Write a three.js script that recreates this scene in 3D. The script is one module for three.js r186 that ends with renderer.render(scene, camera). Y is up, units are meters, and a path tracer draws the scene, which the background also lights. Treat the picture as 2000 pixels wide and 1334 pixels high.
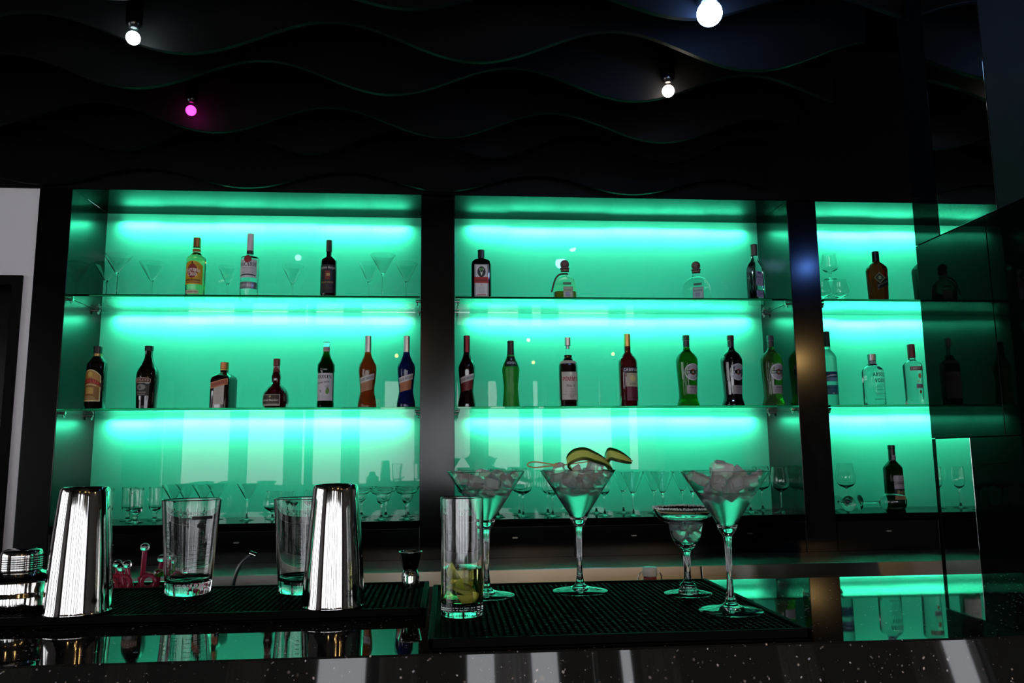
import * as THREE from 'three';
import { mergeGeometries, toCreasedNormals } from 'three/addons/utils/BufferGeometryUtils.js';
import { RoundedBoxGeometry } from 'three/addons/geometries/RoundedBoxGeometry.js';
import { RectAreaLightUniformsLib } from 'three/addons/lights/RectAreaLightUniformsLib.js';

RectAreaLightUniformsLib.init();
const scene = new THREE.Scene();
const R = THREE.MathUtils.degToRad;

// ---------------------------------------------------------------- camera, sky, exposure
const camera = new THREE.PerspectiveCamera(46.47, 2000 / 1334, 0.02, 100);
camera.position.set(0, 1.32, 0);
camera.rotation.set(R(8.0933), R(-4.7387), R(-0.5538), 'YXZ');

const SKY = 4.6;                                                   // overcast daylight outside the room's windows
scene.background = new THREE.Color().setRGB(0.95 * SKY, 0.98 * SKY, 1.04 * SKY);

const renderer = new THREE.WebGLRenderer({ antialias: true });
renderer.toneMapping = THREE.LinearToneMapping;
renderer.toneMappingExposure = 1.0;
renderer.shadowMap.enabled = true;

const LED = [0.15, 1.0, 0.54], LEDPOWER = 105;                    // green LED tape in the light boxes

// ---------------------------------------------------------------- main measures (metres)
const ZF = -3.585, ZB = -3.948;                                    // front plane and back panel of the shelving
const S1 = 2.0375, S2 = 1.535, LG = 1.0376, SOF = 2.523;           // top shelf, middle shelf, ledge, soffit
const NX = [[-1.674, -0.119], [0.036, 1.632], [1.777, 2.75]];      // the three niches
const CT = 1.10, MT = 1.112;                                       // bar counter top, bar mat top
const CEIL = 3.3;

// ---------------------------------------------------------------- helpers
let seed = 7;
const rnd = () => { seed = (seed * 1664525 + 1013904223) >>> 0; return seed / 4294967296; };
const rr = (a, b) => a + (b - a) * rnd();
const taken = new Map();
function numbered(n) { const k = taken.get(n) || 0; taken.set(n, k + 1); return k ? n + '_' + String(k).padStart(3, '0') : n; }
function outward(g) {                                              // closed meshes get their faces turned outwards
  const p = g.attributes.position, ix = g.index; let v = 0;
  const n = ix ? ix.count : p.count, A = new THREE.Vector3(), B = new THREE.Vector3(), C = new THREE.Vector3();
  const id = i => ix ? ix.getX(i) : i;
  for (let i = 0; i < n; i += 3) { A.fromBufferAttribute(p, id(i)); B.fromBufferAttribute(p, id(i + 1)); C.fromBufferAttribute(p, id(i + 2)); v += A.dot(B.cross(C)); }
  if (v < 0) {
    if (ix) for (let i = 0; i < n; i += 3) { const t = ix.getX(i); ix.setX(i, ix.getX(i + 1)); ix.setX(i + 1, t); }
    else for (const a of Object.values(g.attributes)) for (let i = 0; i < n; i += 3) for (let k = 0; k < a.itemSize; k++) {
      const q = i * a.itemSize + k, w = (i + 1) * a.itemSize + k, t = a.array[q]; a.array[q] = a.array[w]; a.array[w] = t;
    }
    const nn = g.attributes.normal; if (nn) for (let i = 0; i < nn.array.length; i++) nn.array[i] *= -1;
  }
  return g;
}
function fixNormals(g) {                                           // normals on the same side as the faces
  const p = g.attributes.position, nn = g.attributes.normal, ix = g.index; if (!nn) return g;
  const A = new THREE.Vector3(), B = new THREE.Vector3(), C = new THREE.Vector3(), N = new THREE.Vector3(); let s = 0;
  const n = ix ? ix.count : p.count, id = i => ix ? ix.getX(i) : i;
  for (let i = 0; i < n; i += 3) { A.fromBufferAttribute(p, id(i)); B.fromBufferAttribute(p, id(i + 1)); C.fromBufferAttribute(p, id(i + 2)); N.fromBufferAttribute(nn, id(i)); s += B.sub(A).cross(C.sub(A)).dot(N); }
  if (s < 0) for (let i = 0; i < nn.array.length; i++) nn.array[i] *= -1;
  return g;
}
function mesh(name, geo, mat, parent) {
  const m = new THREE.Mesh(geo, mat); m.name = name; m.castShadow = m.receiveShadow = true; parent.add(m); return m;
}
function thing(name, label, category, [x, y, z] = [0, 0, 0], turn = 0, group) {
  const o = new THREE.Group(); o.name = numbered(name); o.position.set(x, y, z); o.rotation.y = turn; scene.add(o);
  o.userData = { label, category }; if (group) o.userData.group = group; return o;
}
function single(name, geo, mat, label, category, group) {
  const m = mesh(numbered(name), geo, mat, scene); m.userData = { label, category }; if (group) m.userData.group = group; return m;
}
function struct(name, geo, mat, label) { const m = mesh(name, geo, mat, scene); m.userData = { kind: 'structure', label: label || undefined }; return m; }
function copy(o, label, [x, y, z], turn = 0) {
  const c = o.clone(); c.name = numbered(o.name.replace(/_\d{3}$/, '')); c.userData = { ...o.userData }; if (label) c.userData.label = label;
  c.position.set(x, y, z); c.rotation.y = turn; scene.add(c); return c;
}
function box(x0, x1, y0, y1, z0, z1, bevel = 0) {
  const w = x1 - x0, h = y1 - y0, d = z1 - z0;
  const g = bevel ? new RoundedBoxGeometry(w, h, d, 2, bevel) : new THREE.BoxGeometry(w, h, d);
  g.translate((x0 + x1) / 2, (y0 + y1) / 2, (z0 + z1) / 2); return g;
}
const sheet = (x0, x1, y0, y1, z) => new THREE.PlaneGeometry(x1 - x0, y1 - y0).translate((x0 + x1) / 2, (y0 + y1) / 2, z);   // thin sheet material
function boxUV(g, s = 1) {                                          // uv in metres by the dominant axis
  const p = g.attributes.position, n = g.attributes.normal, u = new Float32Array(p.count * 2);
  for (let i = 0; i < p.count; i++) {
    const ax = Math.abs(n.getX(i)), ay = Math.abs(n.getY(i)), az = Math.abs(n.getZ(i));
    const [a, b] = ay >= ax && ay >= az ? [p.getX(i), p.getZ(i)] : ax >= az ? [p.getZ(i), p.getY(i)] : [p.getX(i), p.getY(i)];
    u[2 * i] = a * s; u[2 * i + 1] = b * s;
  }
  g.setAttribute('uv', new THREE.BufferAttribute(u, 2)); return g;
}
const V2 = (a) => a.map(([r, y]) => new THREE.Vector2(r, y));
function lathe(pts, seg = 56) { return fixNormals(outward(new THREE.LatheGeometry(V2(pts), seg))); }
function smooth(pts, n = 24) { return new THREE.SplineCurve(V2(pts)).getPoints(n).map(p => [Math.max(0, p.x), p.y]); }
// loft of rounded sections [height, half width, half depth, squareness]
function secAt(S, y) {
  let i = 0; while (i < S.length - 2 && y > S[i + 1][0]) i++;
  const a = S[i], b = S[i + 1], t = Math.min(1, Math.max(0, (y - a[0]) / (b[0] - a[0] || 1)));
  return [1, 2, 3].map(k => (a[k] ?? (k === 3 ? 2 : a[1])) * (1 - t) + (b[k] ?? (k === 3 ? 2 : b[1])) * t);
}
function ringPoint(a, b, n, th) {
  const s = Math.sin(th), c = Math.cos(th), r = Math.pow(Math.pow(Math.abs(s / a), n) + Math.pow(Math.abs(c / b), n), -1 / n);
  return [r * s, r * c];
}
function loft(S, seg = 40, crease = 0.6) {
  const P = [], I = [];
  S.forEach(s => { for (let k = 0; k < seg; k++) { const [x, z] = ringPoint(s[1], s[2] ?? s[1], s[3] ?? 2, k / seg * 2 * Math.PI); P.push(x, s[0], z); } });
  for (let j = 0; j < S.length - 1; j++) for (let k = 0; k < seg; k++) {
    const a = j * seg + k, b = j * seg + (k + 1) % seg, c = a + seg, d = b + seg; I.push(a, b, d, a, d, c);
  }
  const lo = P.length / 3; P.push(0, S[0][0], 0); const hi = lo + 1, L = (S.length - 1) * seg; P.push(0, S[S.length - 1][0], 0);
  for (let k = 0; k < seg; k++) { const k2 = (k + 1) % seg; I.push(lo, k2, k); I.push(hi, L + k, L + k2); }
  let g = new THREE.BufferGeometry(); g.setAttribute('position', new THREE.Float32BufferAttribute(P, 3)); g.setIndex(I);
  return outward(toCreasedNormals(g, crease));
}
function roundSecs(list, n = 28) { return smooth(list.map(([y, r]) => [r, y]), n).map(([r, y]) => [y, r, r, 2]); }
// a label that lies on a loft: rectangle or disc
function patch(S, { y0, y1, th, at = 0, disc = false, off = 0.0006, slant = 0, arch = 0 }) {
  const P = [], U = [], I = [];
  const pt = (u, v) => {
    const top = y1 + arch * (1 - Math.pow(2 * u - 1, 2)) - arch, y = y0 + (top - y0) * v + slant * (u - 0.5), ph = at + (u - 0.5) * 2 * th;
    const f = (yy, pp) => { const [a, b, n] = secAt(S, yy); const [x, z] = ringPoint(a, b, n, pp); return new THREE.Vector3(x, yy, z); };
    const p = f(y, ph), n = f(y, ph + 0.02).sub(f(y, ph - 0.02)).cross(f(y + 0.002, ph).sub(f(y - 0.002, ph))).normalize();
    if (n.dot(new THREE.Vector3(p.x, 0, p.z)) < 0) n.negate();
    return p.addScaledVector(n, off);
  };
  if (disc) {
    const M = 28; let p = pt(0.5, 0.5); P.push(p.x, p.y, p.z); U.push(0.5, 0.5);
    for (const q of [0.5, 1]) for (let k = 0; k < M; k++) { const u = 0.5 + 0.5 * q * Math.cos(k / M * 6.28318), v = 0.5 + 0.5 * q * Math.sin(k / M * 6.28318); p = pt(u, v); P.push(p.x, p.y, p.z); U.push(u, v); }
    for (let k = 0; k < M; k++) { const a = 1 + k, b = 1 + (k + 1) % M; I.push(0, a, b, a, a + M, b + M, a, b + M, b); }
  } else {
    const nx = 16, ny = 8;
    for (let j = 0; j <= ny; j++) for (let i = 0; i <= nx; i++) { const p = pt(i / nx, j / ny); P.push(p.x, p.y, p.z); U.push(i / nx, j / ny); }
    for (let j = 0; j < ny; j++) for (let i = 0; i < nx; i++) { const a = j * (nx + 1) + i; I.push(a, a + 1, a + nx + 2, a, a + nx + 2, a + nx + 1); }
  }
  const g = new THREE.BufferGeometry(); g.setAttribute('position', new THREE.Float32BufferAttribute(P, 3)); g.setAttribute('uv', new THREE.Float32BufferAttribute(U, 2)); g.setIndex(I); g.computeVertexNormals(); return g;
}
function tube(pts, r, seg = 40, rad = 10, closed = false) {
  return new THREE.TubeGeometry(new THREE.CatmullRomCurve3(pts.map(p => new THREE.Vector3(...p)), closed), seg, r, rad, closed);
}

// ---------------------------------------------------------------- materials
const std = (c, rough, o = {}) => new THREE.MeshPhysicalMaterial({ color: c, roughness: rough, ...o });
const lin = (r, g, b) => new THREE.Color().setRGB(r, g, b);
const glassOf = (o = {}) => new THREE.MeshPhysicalMaterial({ color: 0xffffff, transmission: 1, roughness: 0, ior: 1.5, thickness: 0.01, ...o });
const tinted = (r, g, b, d, o = {}) => glassOf({ attenuationColor: lin(r, g, b), attenuationDistance: d, ior: 1.42, ...o });
function noiseTex(w, h, fn, srgb = true) {
  const d = new Uint8Array(w * h * 4);
  for (let y = 0; y < h; y++) for (let x = 0; x < w; x++) { const c = fn(x, y), q = 4 * (y * w + x); d[q] = c[0]; d[q + 1] = c[1]; d[q + 2] = c[2]; d[q + 3] = 255; }
  const t = new THREE.DataTexture(d, w, h); t.magFilter = THREE.LinearFilter; t.minFilter = THREE.LinearFilter; t.wrapS = t.wrapT = THREE.RepeatWrapping;
  if (srgb) t.colorSpace = THREE.SRGBColorSpace; t.needsUpdate = true; return t;
}
const M = {
  glass: glassOf(),
  glassPane: new THREE.MeshPhysicalMaterial({ color: 0xffffff, transmission: 1, roughness: 0, ior: 1.5, thickness: 0 }),
  shelf: glassOf({ attenuationColor: lin(0.45, 0.9, 0.7), attenuationDistance: 0.25, ior: 1.52 }),
  diffuser: new THREE.MeshPhysicalMaterial({ color: lin(0.28, 0.92, 0.86), transmission: 0.9, roughness: 1, thickness: 0 }),
  whiteBox: std(lin(0.45, 0.45, 0.45), 0.8),
  blackGloss: std(lin(0.002, 0.002, 0.002), 0.09, { ior: 1.5, specularIntensity: 0.1 }),
  blackSatin: std(lin(0.001, 0.001, 0.0012), 0.14, { ior: 1.5 }),
  blackMatt: std(lin(0.002, 0.002, 0.002), 0.7, { specularIntensity: 0.2 }),
  baffle: std(lin(0.003, 0.003, 0.003), 0.5, { specularIntensity: 0.05 }),
  blackGlass: std(lin(0.0015, 0.0015, 0.0015), 0.02, { ior: 1.5, specularIntensity: 0.13 }),
  mirror: new THREE.MeshPhysicalMaterial({ color: lin(0.72, 0.78, 0.75), metalness: 1, roughness: 0.015 }),
  steel: new THREE.MeshPhysicalMaterial({ color: lin(0.62, 0.6, 0.58), metalness: 1, roughness: 0.06 }),
  steelBrushed: new THREE.MeshPhysicalMaterial({ color: lin(0.5, 0.48, 0.46), metalness: 1, roughness: 0.28 }),
  rubber: std(lin(0.004, 0.004, 0.004), 0.55, { specularIntensity: 0.02 }),
  greyWall: std(lin(0.82, 0.79, 0.83), 0.8),
  midWall: std(lin(0.22, 0.21, 0.21), 0.8),
  darkWall: std(lin(0.05, 0.048, 0.048), 0.8),
  frame: std(lin(0.02, 0.02, 0.02), 0.4),
  floor: std(lin(0.05, 0.038, 0.03), 0.4),
  sheer: new THREE.MeshPhysicalMaterial({ color: lin(0.75, 0.74, 0.74), transmission: 0.5, roughness: 1, thickness: 0 }),
  blackCap: std(lin(0.008, 0.008, 0.008), 0.3),
};

// polished black granite with pale flecks
function flecks(n, size, bright) {
  const w = 1024, d = new Float32Array(w * w * 3).fill(0.008);
  for (let k = 0; k < n; k++) {
    const cx = rnd() * w, cy = rnd() * w, r = size[0] + (size[1] - size[0]) * Math.pow(rnd(), 3), e = rr(0.4, 1), a = rnd() * 3.14, b = bright * Math.pow(rnd(), 2.2), tint = rnd();
    for (let y = -Math.ceil(r); y <= r; y++) for (let x = -Math.ceil(r); x <= r; x++) {
      const u = x * Math.cos(a) + y * Math.sin(a), v = (-x * Math.sin(a) + y * Math.cos(a)) / e; if (u * u + v * v > r * r) continue;
      const q = 3 * ((((cy + y) | 0) & (w - 1)) * w + (((cx + x) | 0) & (w - 1)));
      d[q] = b * (0.9 + 0.25 * tint); d[q + 1] = b * 0.9; d[q + 2] = b * (1.1 - 0.35 * tint);
    }
  }
  return noiseTex(w, w, (x, y) => { const q = 3 * (y * w + x), s = v => 255 * Math.pow(Math.min(1, v), 1 / 2.2); return [s(d[q]), s(d[q + 1]), s(d[q + 2])]; });
}
const graniteTex = flecks(2600, [0.7, 4.2], 0.75); graniteTex.repeat.set(2.2, 2.2);
M.granite = std(0xffffff, 0.025, { map: graniteTex, ior: 1.55 });

// ---------------------------------------------------------------- the room (mostly behind the camera, seen in reflections)
struct('floor', box(-5.2, 5.2, -0.1, 0, -5.0, 4.7), M.floor);
struct('ceiling', box(-5.2, 5.2, CEIL, CEIL + 0.1, -5.0, 4.7), M.blackMatt);
struct('wall_back', box(-1.8, 5.2, 0, CEIL, -4.3, -4.16), M.darkWall);
struct('wall_right', box(5.0, 5.2, 0, CEIL, -4.3, 4.7), M.darkWall);
// rear and left walls: tall windows between narrow piers, blinds let down over some of them
function windowWall(name, along, fixed, inside, from, to, piers, blinds) {
  const parts = [], W = (a, b, y0, y1, t0 = 0, t1 = 0.2) => {
    const f0 = fixed + Math.min(inside * t0, inside * t1), f1 = fixed + Math.max(inside * t0, inside * t1);
    return along === 'x' ? box(a, b, y0, y1, f0, f1) : box(f0, f1, y0, y1, a, b);
  };
  parts.push(W(from, to, 2.52, CEIL), W(from, to, 0, 0.3));
  let at = from; const openings = [];
  for (const [a, b] of piers) { if (a > at) openings.push([at, a]); parts.push(W(a, b, 0.3, 2.52)); at = b; }
  struct(name, mergeGeometries(parts), along === 'x' ? M.darkWall : M.midWall);
  openings.forEach(([a, b]) => {
    const win = struct('window_' + (++windowWall.n), W(a, b, 0.3, 2.52, 0.09, 0.096), M.glassPane);
    const f = [W(a, a + 0.02, 0.3, 2.52, 0.06, 0.13), W(b - 0.02, b, 0.3, 2.52, 0.06, 0.13), W(a, b, 0.3, 0.35, 0.06, 0.13), W(a, b, 2.47, 2.52, 0.06, 0.13)];
    mesh('window_frame', mergeGeometries(f), M.frame, win);
  });
  blinds.forEach(([a, b], k) => single('roller_blind', W(a, b, 1.98, 2.55, -0.02, -0.012), M.darkWall, `dark roller blind let down over the ${along === 'x' ? 'rear' : 'left'} windows, ${['first', 'second', 'third', 'fourth', 'fifth', 'sixth', 'seventh', 'eighth'][k]} along the wall`, 'blind', 'roller blinds over the windows'));
}
windowWall.n = 0;
windowWall('wall_rear', 'x', 4.5, 1, -5.2, 5.2, [[-5.2, -4.3], [-2.14, -2.06], [0.04, 0.1], [1.16, 1.34], [3.32, 3.39], [4.3, 5.2]], [[-4.3, -2.12], [-2.08, -0.95], [-0.6, 0.16], [0.85, 1.12], [1.42, 2.6], [2.62, 3.9]]);
windowWall('wall_left', 'z', -5.0, -1, -3.7, 4.7, [[-3.7, -1.9], [-1.5, -1.35], [-0.95, -0.7], [-0.3, -0.2], [0.25, 0.5], [0.9, 1.0], [1.4, 1.65], [2.05, 4.7]], []);
for (const [k, x] of [-4.05, -3.1, -2.3, -1.45, -0.35, 0.5, 1.62, 2.7, 3.75].entries()) {   // sheer curtains gathered between the panes
  const n = 24, w = 0.28, pts = []; for (let q = 0; q <= n; q++) pts.push(new THREE.Vector2(x + w * (q / n - 0.5), 0.02 * Math.sin(q * 1.9))); for (let q = n; q >= 0; q--) pts.push(new THREE.Vector2(x + w * (q / n - 0.5), 0.02 * Math.sin(q * 1.9) + 0.002));
  const sh = new THREE.Shape(pts);
  const g = new THREE.ExtrudeGeometry(sh, { depth: 2.1, bevelEnabled: false }); g.rotateX(-Math.PI / 2); g.translate(0, 0.36, 4.4);
  single('sheer_curtain', g, M.sheer, `pale sheer curtain gathered before the rear windows, ${['first', 'second', 'third', 'fourth', 'fifth', 'sixth', 'seventh', 'eighth', 'ninth'][k]} along the wall`, 'curtain', 'sheer curtains at the rear windows');
}
// pale wall with a black door left of the shelving
struct('wall_front', mergeGeometries([box(-5.2, -2.78, 0, CEIL, -3.8, -3.6), box(-1.862, -1.78, 0, CEIL, -3.8, -3.6), box(-2.78, -1.862, 2.122, CEIL, -3.8, -3.6)]), M.greyWall);
const door = struct('door_1', box(-2.74, -1.9, 0.01, 2.08, -3.72, -3.68, 0.004), M.blackSatin, 'black door in the pale wall');
mesh('door_frame', mergeGeometries([box(-2.78, -2.74, 0, 2.122, -3.76, -3.585), box(-1.902, -1.862, 0, 2.122, -3.76, -3.585), box(-2.74, -1.902, 2.08, 2.122, -3.76, -3.585)]), M.blackMatt, door);
mesh('door_handle', tube([[-1.99, 1.02, -3.68], [-1.99, 1.02, -3.63], [-2.09, 1.02, -3.625]], 0.009, 16, 8), M.steelBrushed, door);
struct('trim_1', box(-5.0, 5.0, SOF, CEIL, -3.75, ZF), M.blackMatt, 'black bulkhead above the lit niches');

// ---------------------------------------------------------------- shelving unit with three light boxes
const unit = thing('back_bar_shelving', 'black back bar shelving unit with three green backlit niches', 'shelving');
for (const [a, b] of [[-1.815, -1.674], [-0.119, 0.036], [1.632, 1.777], [2.75, 2.9]]) mesh('post', box(a, b, 0, SOF - 0.001, -4.15, ZF, 0.003), M.blackSatin, unit);
mesh('back_board', box(-1.674, 2.75, 0, SOF - 0.001, -4.155, -4.14), M.whiteBox, unit);
function ledStrip(x0, x1, y) {
  const n = Math.round((x1 - x0) / 0.26), w = (x1 - x0) / n;
  for (let k = 0; k < n; k++) {
    const droop = rr(0, 0.012), power = rr(0.8, 1.2), a = x0 + k * w + (k ? 0.004 : 0.06), b = x0 + (k + 1) * w - (k < n - 1 ? 0.004 : 0.06), cx = (a + b) / 2;
    const s = mesh('led_strip', box(a, b, y - droop, y - droop + 0.003, ZB - 0.042, ZB - 0.032), ledMat, unit);
    const l = new THREE.RectAreaLight(new THREE.Color().setRGB(...LED), LEDPOWER * power, b - a, 0.012); l.name = 'led_light';
    l.position.set(cx, y - droop - 0.0015, ZB - 0.037); l.rotation.x = -Math.PI / 2 - 0.45; unit.add(l);
    s.castShadow = false;
  }
}
const ledMat = new THREE.MeshStandardMaterial({ color: 0x222222, emissive: new THREE.Color().setRGB(...LED), emissiveIntensity: 10 });
NX.forEach(([a, b]) => {
  const m = 0.001;
  mesh('soffit', box(a + m, b - m, SOF - 0.003, SOF + 0.02, -4.14, ZF - 0.002), M.blackGloss, unit);
  mesh('ledge', box(a + m, b - m, LG - 0.03, LG, -4.14, ZF + 0.004, 0.002), M.blackGloss, unit);
  mesh('back_panel', sheet(a + m, b - m, LG, SOF - 0.003, ZB - 0.008), M.diffuser, unit);
  mesh('glass_pane', sheet(a + m, b - m, LG, SOF - 0.003, ZB - 0.002), M.glassPane, unit);
  for (const y of [S1 - 0.006, S2 - 0.006]) mesh('divider', box(a + m, b - m, y - 0.004, y + 0.004, -4.14, ZB - 0.01), M.whiteBox, unit);
  for (const y of [SOF - 0.04, S1 - 0.032, S2 - 0.032]) ledStrip(a + 0.02, b - 0.02, y);
  // closed cupboards below the ledge
  const n = Math.round((b - a) / 0.52), w = (b - a) / n;
  for (let k = 0; k < n; k++) {
    const d = mesh('cupboard_door', box(a + k * w + 0.0015, a + (k + 1) * w - 0.0015, 0.08, LG - 0.033, ZF - 0.022, ZF - 0.002, 0.002), M.blackSatin, unit);
    mesh('handle', box(a + (k + 0.5) * w - 0.011, a + (k + 0.5) * w + 0.011, 0.955, 0.959, ZF - 0.002, ZF + 0.012), M.steelBrushed, d);
  }
});
// clips that carry the glass shelves
const clipGeo = mergeGeometries([new THREE.CylinderGeometry(0.006, 0.006, 0.022, 12).rotateZ(Math.PI / 2).translate(0, -0.006, 0), new THREE.TorusGeometry(0.007, 0.003, 8, 16).rotateY(Math.PI / 2).translate(0.004, -0.016, 0)]);
const SH = 0.0105;
const niche = ['left', 'middle', 'right'];
NX.forEach(([a, b], i) => [S1, S2].forEach((y, j) => {
  const where = j ? 'middle' : 'top';
  single('glass_shelf', box(a + 0.003, b - 0.003, y - SH, y, ZB + 0.004, ZF + 0.012, 0.0012), M.shelf, `clear green-edged glass shelf, ${j ? 'lower' : 'upper'} of the two in the ${niche[i]} niche`, 'shelf', 'glass shelves in the lit niches');
  for (const z of [ZF - 0.03, ZB + 0.06]) for (const s of [0, 1]) {
    const c = mesh('shelf_clip', clipGeo, M.steel, unit); c.position.set(s ? b - 0.012 : a + 0.012, y - SH - 0.001, z); if (s) c.rotation.y = Math.PI;
  }
}));

// steel worktop in front of the cupboards
const work = thing('steel_worktop', 'stainless steel worktop with folded front edge below the niches', 'worktop');
mesh('top', box(-1.8, 2.24, 0.862, 0.87, ZF + 0.004, -3.235, 0.002), M.steelBrushed, work);
const lip = (a, b) => { const g = box(a, b, -0.065, 0, -0.003, 0.003, 0.002); g.rotateX(-R(9.5)); g.translate(0, 0.8695, -3.2315); return g; };
mesh('front_edge', lip(-1.8, 1.02), M.steelBrushed, work); mesh('front_edge', lip(1.026, 2.24), M.steelBrushed, work);
mesh('base', box(-1.8, 2.24, 0, 0.86, ZF + 0.004, -3.24), M.blackSatin, work);

// ---------------------------------------------------------------- column clad with black glass and mirror strips
const XC = 1.517, ZC = -2.40, ZE = -1.62;
const col = struct('wall_side', box(XC + 0.012, 2.15, 0, CEIL, ZC, ZE), M.blackMatt, 'column clad with black glass panels and mirror strips');
const cladding = (name, z0, z1, y0, y1, m) => mesh(name, box(XC, XC + 0.011, y0 + 0.0012, y1 - 0.0012, z0 + 0.0012, z1 - 0.0012, 0.0011), m, col);
const Y1 = 1.357, Y2 = 1.977;
cladding('glass_panel', ZC, -2.269, Y2, CEIL, M.blackGlass); cladding('mirror_panel', -2.269, -2.01, Y2, CEIL, M.mirror); cladding('glass_panel', -2.01, ZE, Y2, CEIL, M.blackMatt);
cladding('glass_panel', ZC, -2.063, Y1, Y2, M.blackGlass); cladding('glass_panel', -2.063, ZE, Y1, Y2, M.blackGlass);
cladding('glass_panel', ZC, -2.381, 0, Y1, M.blackGlass); cladding('mirror_panel', -2.381, -2.215, 0, Y1, M.mirror); cladding('glass_panel', -2.215, ZE, 0, Y1, M.blackGlass);

// ---------------------------------------------------------------- wavy ceiling boards and spotlights
function waveBoard(z, trough, len, y0, amp, label) {
  const s = new THREE.Shape(), x0 = -2.9, x1 = 1.5; s.moveTo(x0, CEIL - 0.02);
  for (let k = 0; k <= 150; k++) { const x = x0 + (x1 - x0) * k / 150; s.lineTo(x, y0 - amp * Math.cos(2 * Math.PI * (x - trough) / len)); }
  s.lineTo(x1, CEIL - 0.02); s.closePath();
  const g = new THREE.ExtrudeGeometry(s, { depth: 0.018, bevelEnabled: true, bevelSize: 0.0015, bevelThickness: 0.0015, bevelSegments: 1, steps: 1 }); g.translate(0, 0, z);
  return single('ceiling_baffle', g, M.baffle, label, 'ceiling board', 'wavy black ceiling boards');
}
const order = ['nearest', 'second nearest', 'third nearest', 'third farthest', 'second farthest', 'farthest'];
[[-2.36, 0.774, 0.9, 2.763, 0.05], [-2.58, -0.876, 0.975, 2.72, 0.065], [-2.84, 0.707, 0.92, 2.711, 0.06], [-3.16, -0.938, 0.92, 2.68, 0.059], [-3.4, -0.6, 0.8, 2.69, 0.06], [-3.54, -0.9, 0.88, 2.56, 0.04]].forEach(([z, t, l, y, a], k) =>
  waveBoard(z, t, l, y, a, `glossy black wavy ceiling board, ${order[k]} of the row above the bar`));
function spot(pos, color, power, glow, size, label, cast = color) {
  const t = thing('spotlight', label, 'spotlight', pos, 0, 'ceiling spotlights between the wavy boards');
  mesh('housing', lathe([[0, 0.03], [0.012, 0.03], [size * 0.75, 0.034], [size * 1.15, 0.05], [size * 1.2, 0.13], [0.01, 0.135], [0.008, CEIL - pos[1] - 0.001], [0, CEIL - pos[1] - 0.001]], 28), M.blackSatin, t);
  const c = new THREE.Color().setRGB(...color);
  mesh('bulb', new THREE.SphereGeometry(size, 24, 16), new THREE.MeshStandardMaterial({ color: 0x111111, emissive: c, emissiveIntensity: glow }), t);
  const l = new THREE.PointLight(new THREE.Color().setRGB(...cast), power); l.name = 'spot_light'; l.castShadow = true; t.add(l); return t;
}
spot([-1.013, 2.666, -2.50], [0.75, 0.95, 1.0], 0.16, 12, 0.022, 'cool white ceiling spotlight at upper left');
spot([-1.017, 2.689, -3.10], [1.0, 0.02, 0.45], 0.05, 8, 0.02, 'small magenta ceiling spotlight at upper left');
spot([0.828, 2.698, -2.29], [0.35, 0.6, 1.0], 0.7, 40, 0.04, 'large bright blue-white ceiling spotlight near the top edge', [0.12, 0.3, 1.0]);
spot([0.834, 2.677, -2.79], [1.0, 0.85, 0.72], 0.16, 16, 0.023, 'warm white ceiling spotlight below the large blue one');
spot([2.71, 2.70, -1.5], [0.12, 0.3, 1.0], 0.3, 7, 0.032, 'blue ceiling spotlight beyond the column, outside the view');
// warm pendant bulbs in the room behind
[[1.03, 2.75, 2.0], [0.8, 2.55, 2.1], [1.12, 2.5, 2.3], [-0.62, 2.55, 2.0], [2.15, 2.6, 2.2], [2.4, 2.42, 2.0], [3.4, 2.2, 0.3]].forEach(([x, y, z], k) => {
  const t = thing('pendant_lamp', ['highest warm pendant bulb of the group in the room behind', 'warm pendant bulb just left of the highest one', 'warm pendant bulb just right of the highest one', 'leftmost warm pendant bulb in the room behind', 'warm pendant bulb at the right of the group', 'lowest warm pendant bulb at the right of the group', 'large warm pendant bulb at the far right near the bar'][k], 'lamp', [x, y, z], 0, 'warm pendant lamps in the room');
  const big = k === 6 ? 1.3 : 1, c = new THREE.Color().setRGB(1, 0.62, 0.22);
  mesh('bulb', new THREE.SphereGeometry(0.025 * big, 20, 14), new THREE.MeshStandardMaterial({ color: 0x221100, emissive: c, emissiveIntensity: 20 }), t);
  mesh('cord', new THREE.CylinderGeometry(0.004, 0.004, CEIL - y - 0.025 * big, 8).translate(0, (CEIL - y + 0.025 * big) / 2, 0), M.blackMatt, t);
  const l = new THREE.PointLight(c, 0.5 * big); l.name = 'pendant_light'; l.castShadow = true; t.add(l);
});

// ---------------------------------------------------------------- bar counter
const bar = thing('bar_counter', 'polished black granite bar counter with pale flecks', 'counter');
{ // slab with a front edge that leans outwards
  const sh = new THREE.Shape([[-1.40, CT - 0.03], [-1.40, CT], [-0.937, CT], [-0.935, CT - 0.002], [-0.9, CT - 0.15], [-0.94, CT - 0.15], [-0.965, CT - 0.03]].map(p => new THREE.Vector2(-p[0], p[1])));
  const g = new THREE.ExtrudeGeometry(sh, { depth: 4.8, bevelEnabled: false }); g.rotateY(Math.PI / 2); g.translate(-2.6, 0, 0); g.computeBoundingBox();
  mesh('worktop', boxUV(g), M.granite, bar);
}
mesh('body', box(-2.6, 2.2, 0, CT - 0.031, -1.38, -0.965), M.blackSatin, bar);
mesh('rear_shelf', box(-2.6, 2.2, 0.80, 0.82, -1.8, -1.381), M.steelBrushed, bar);

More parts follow.
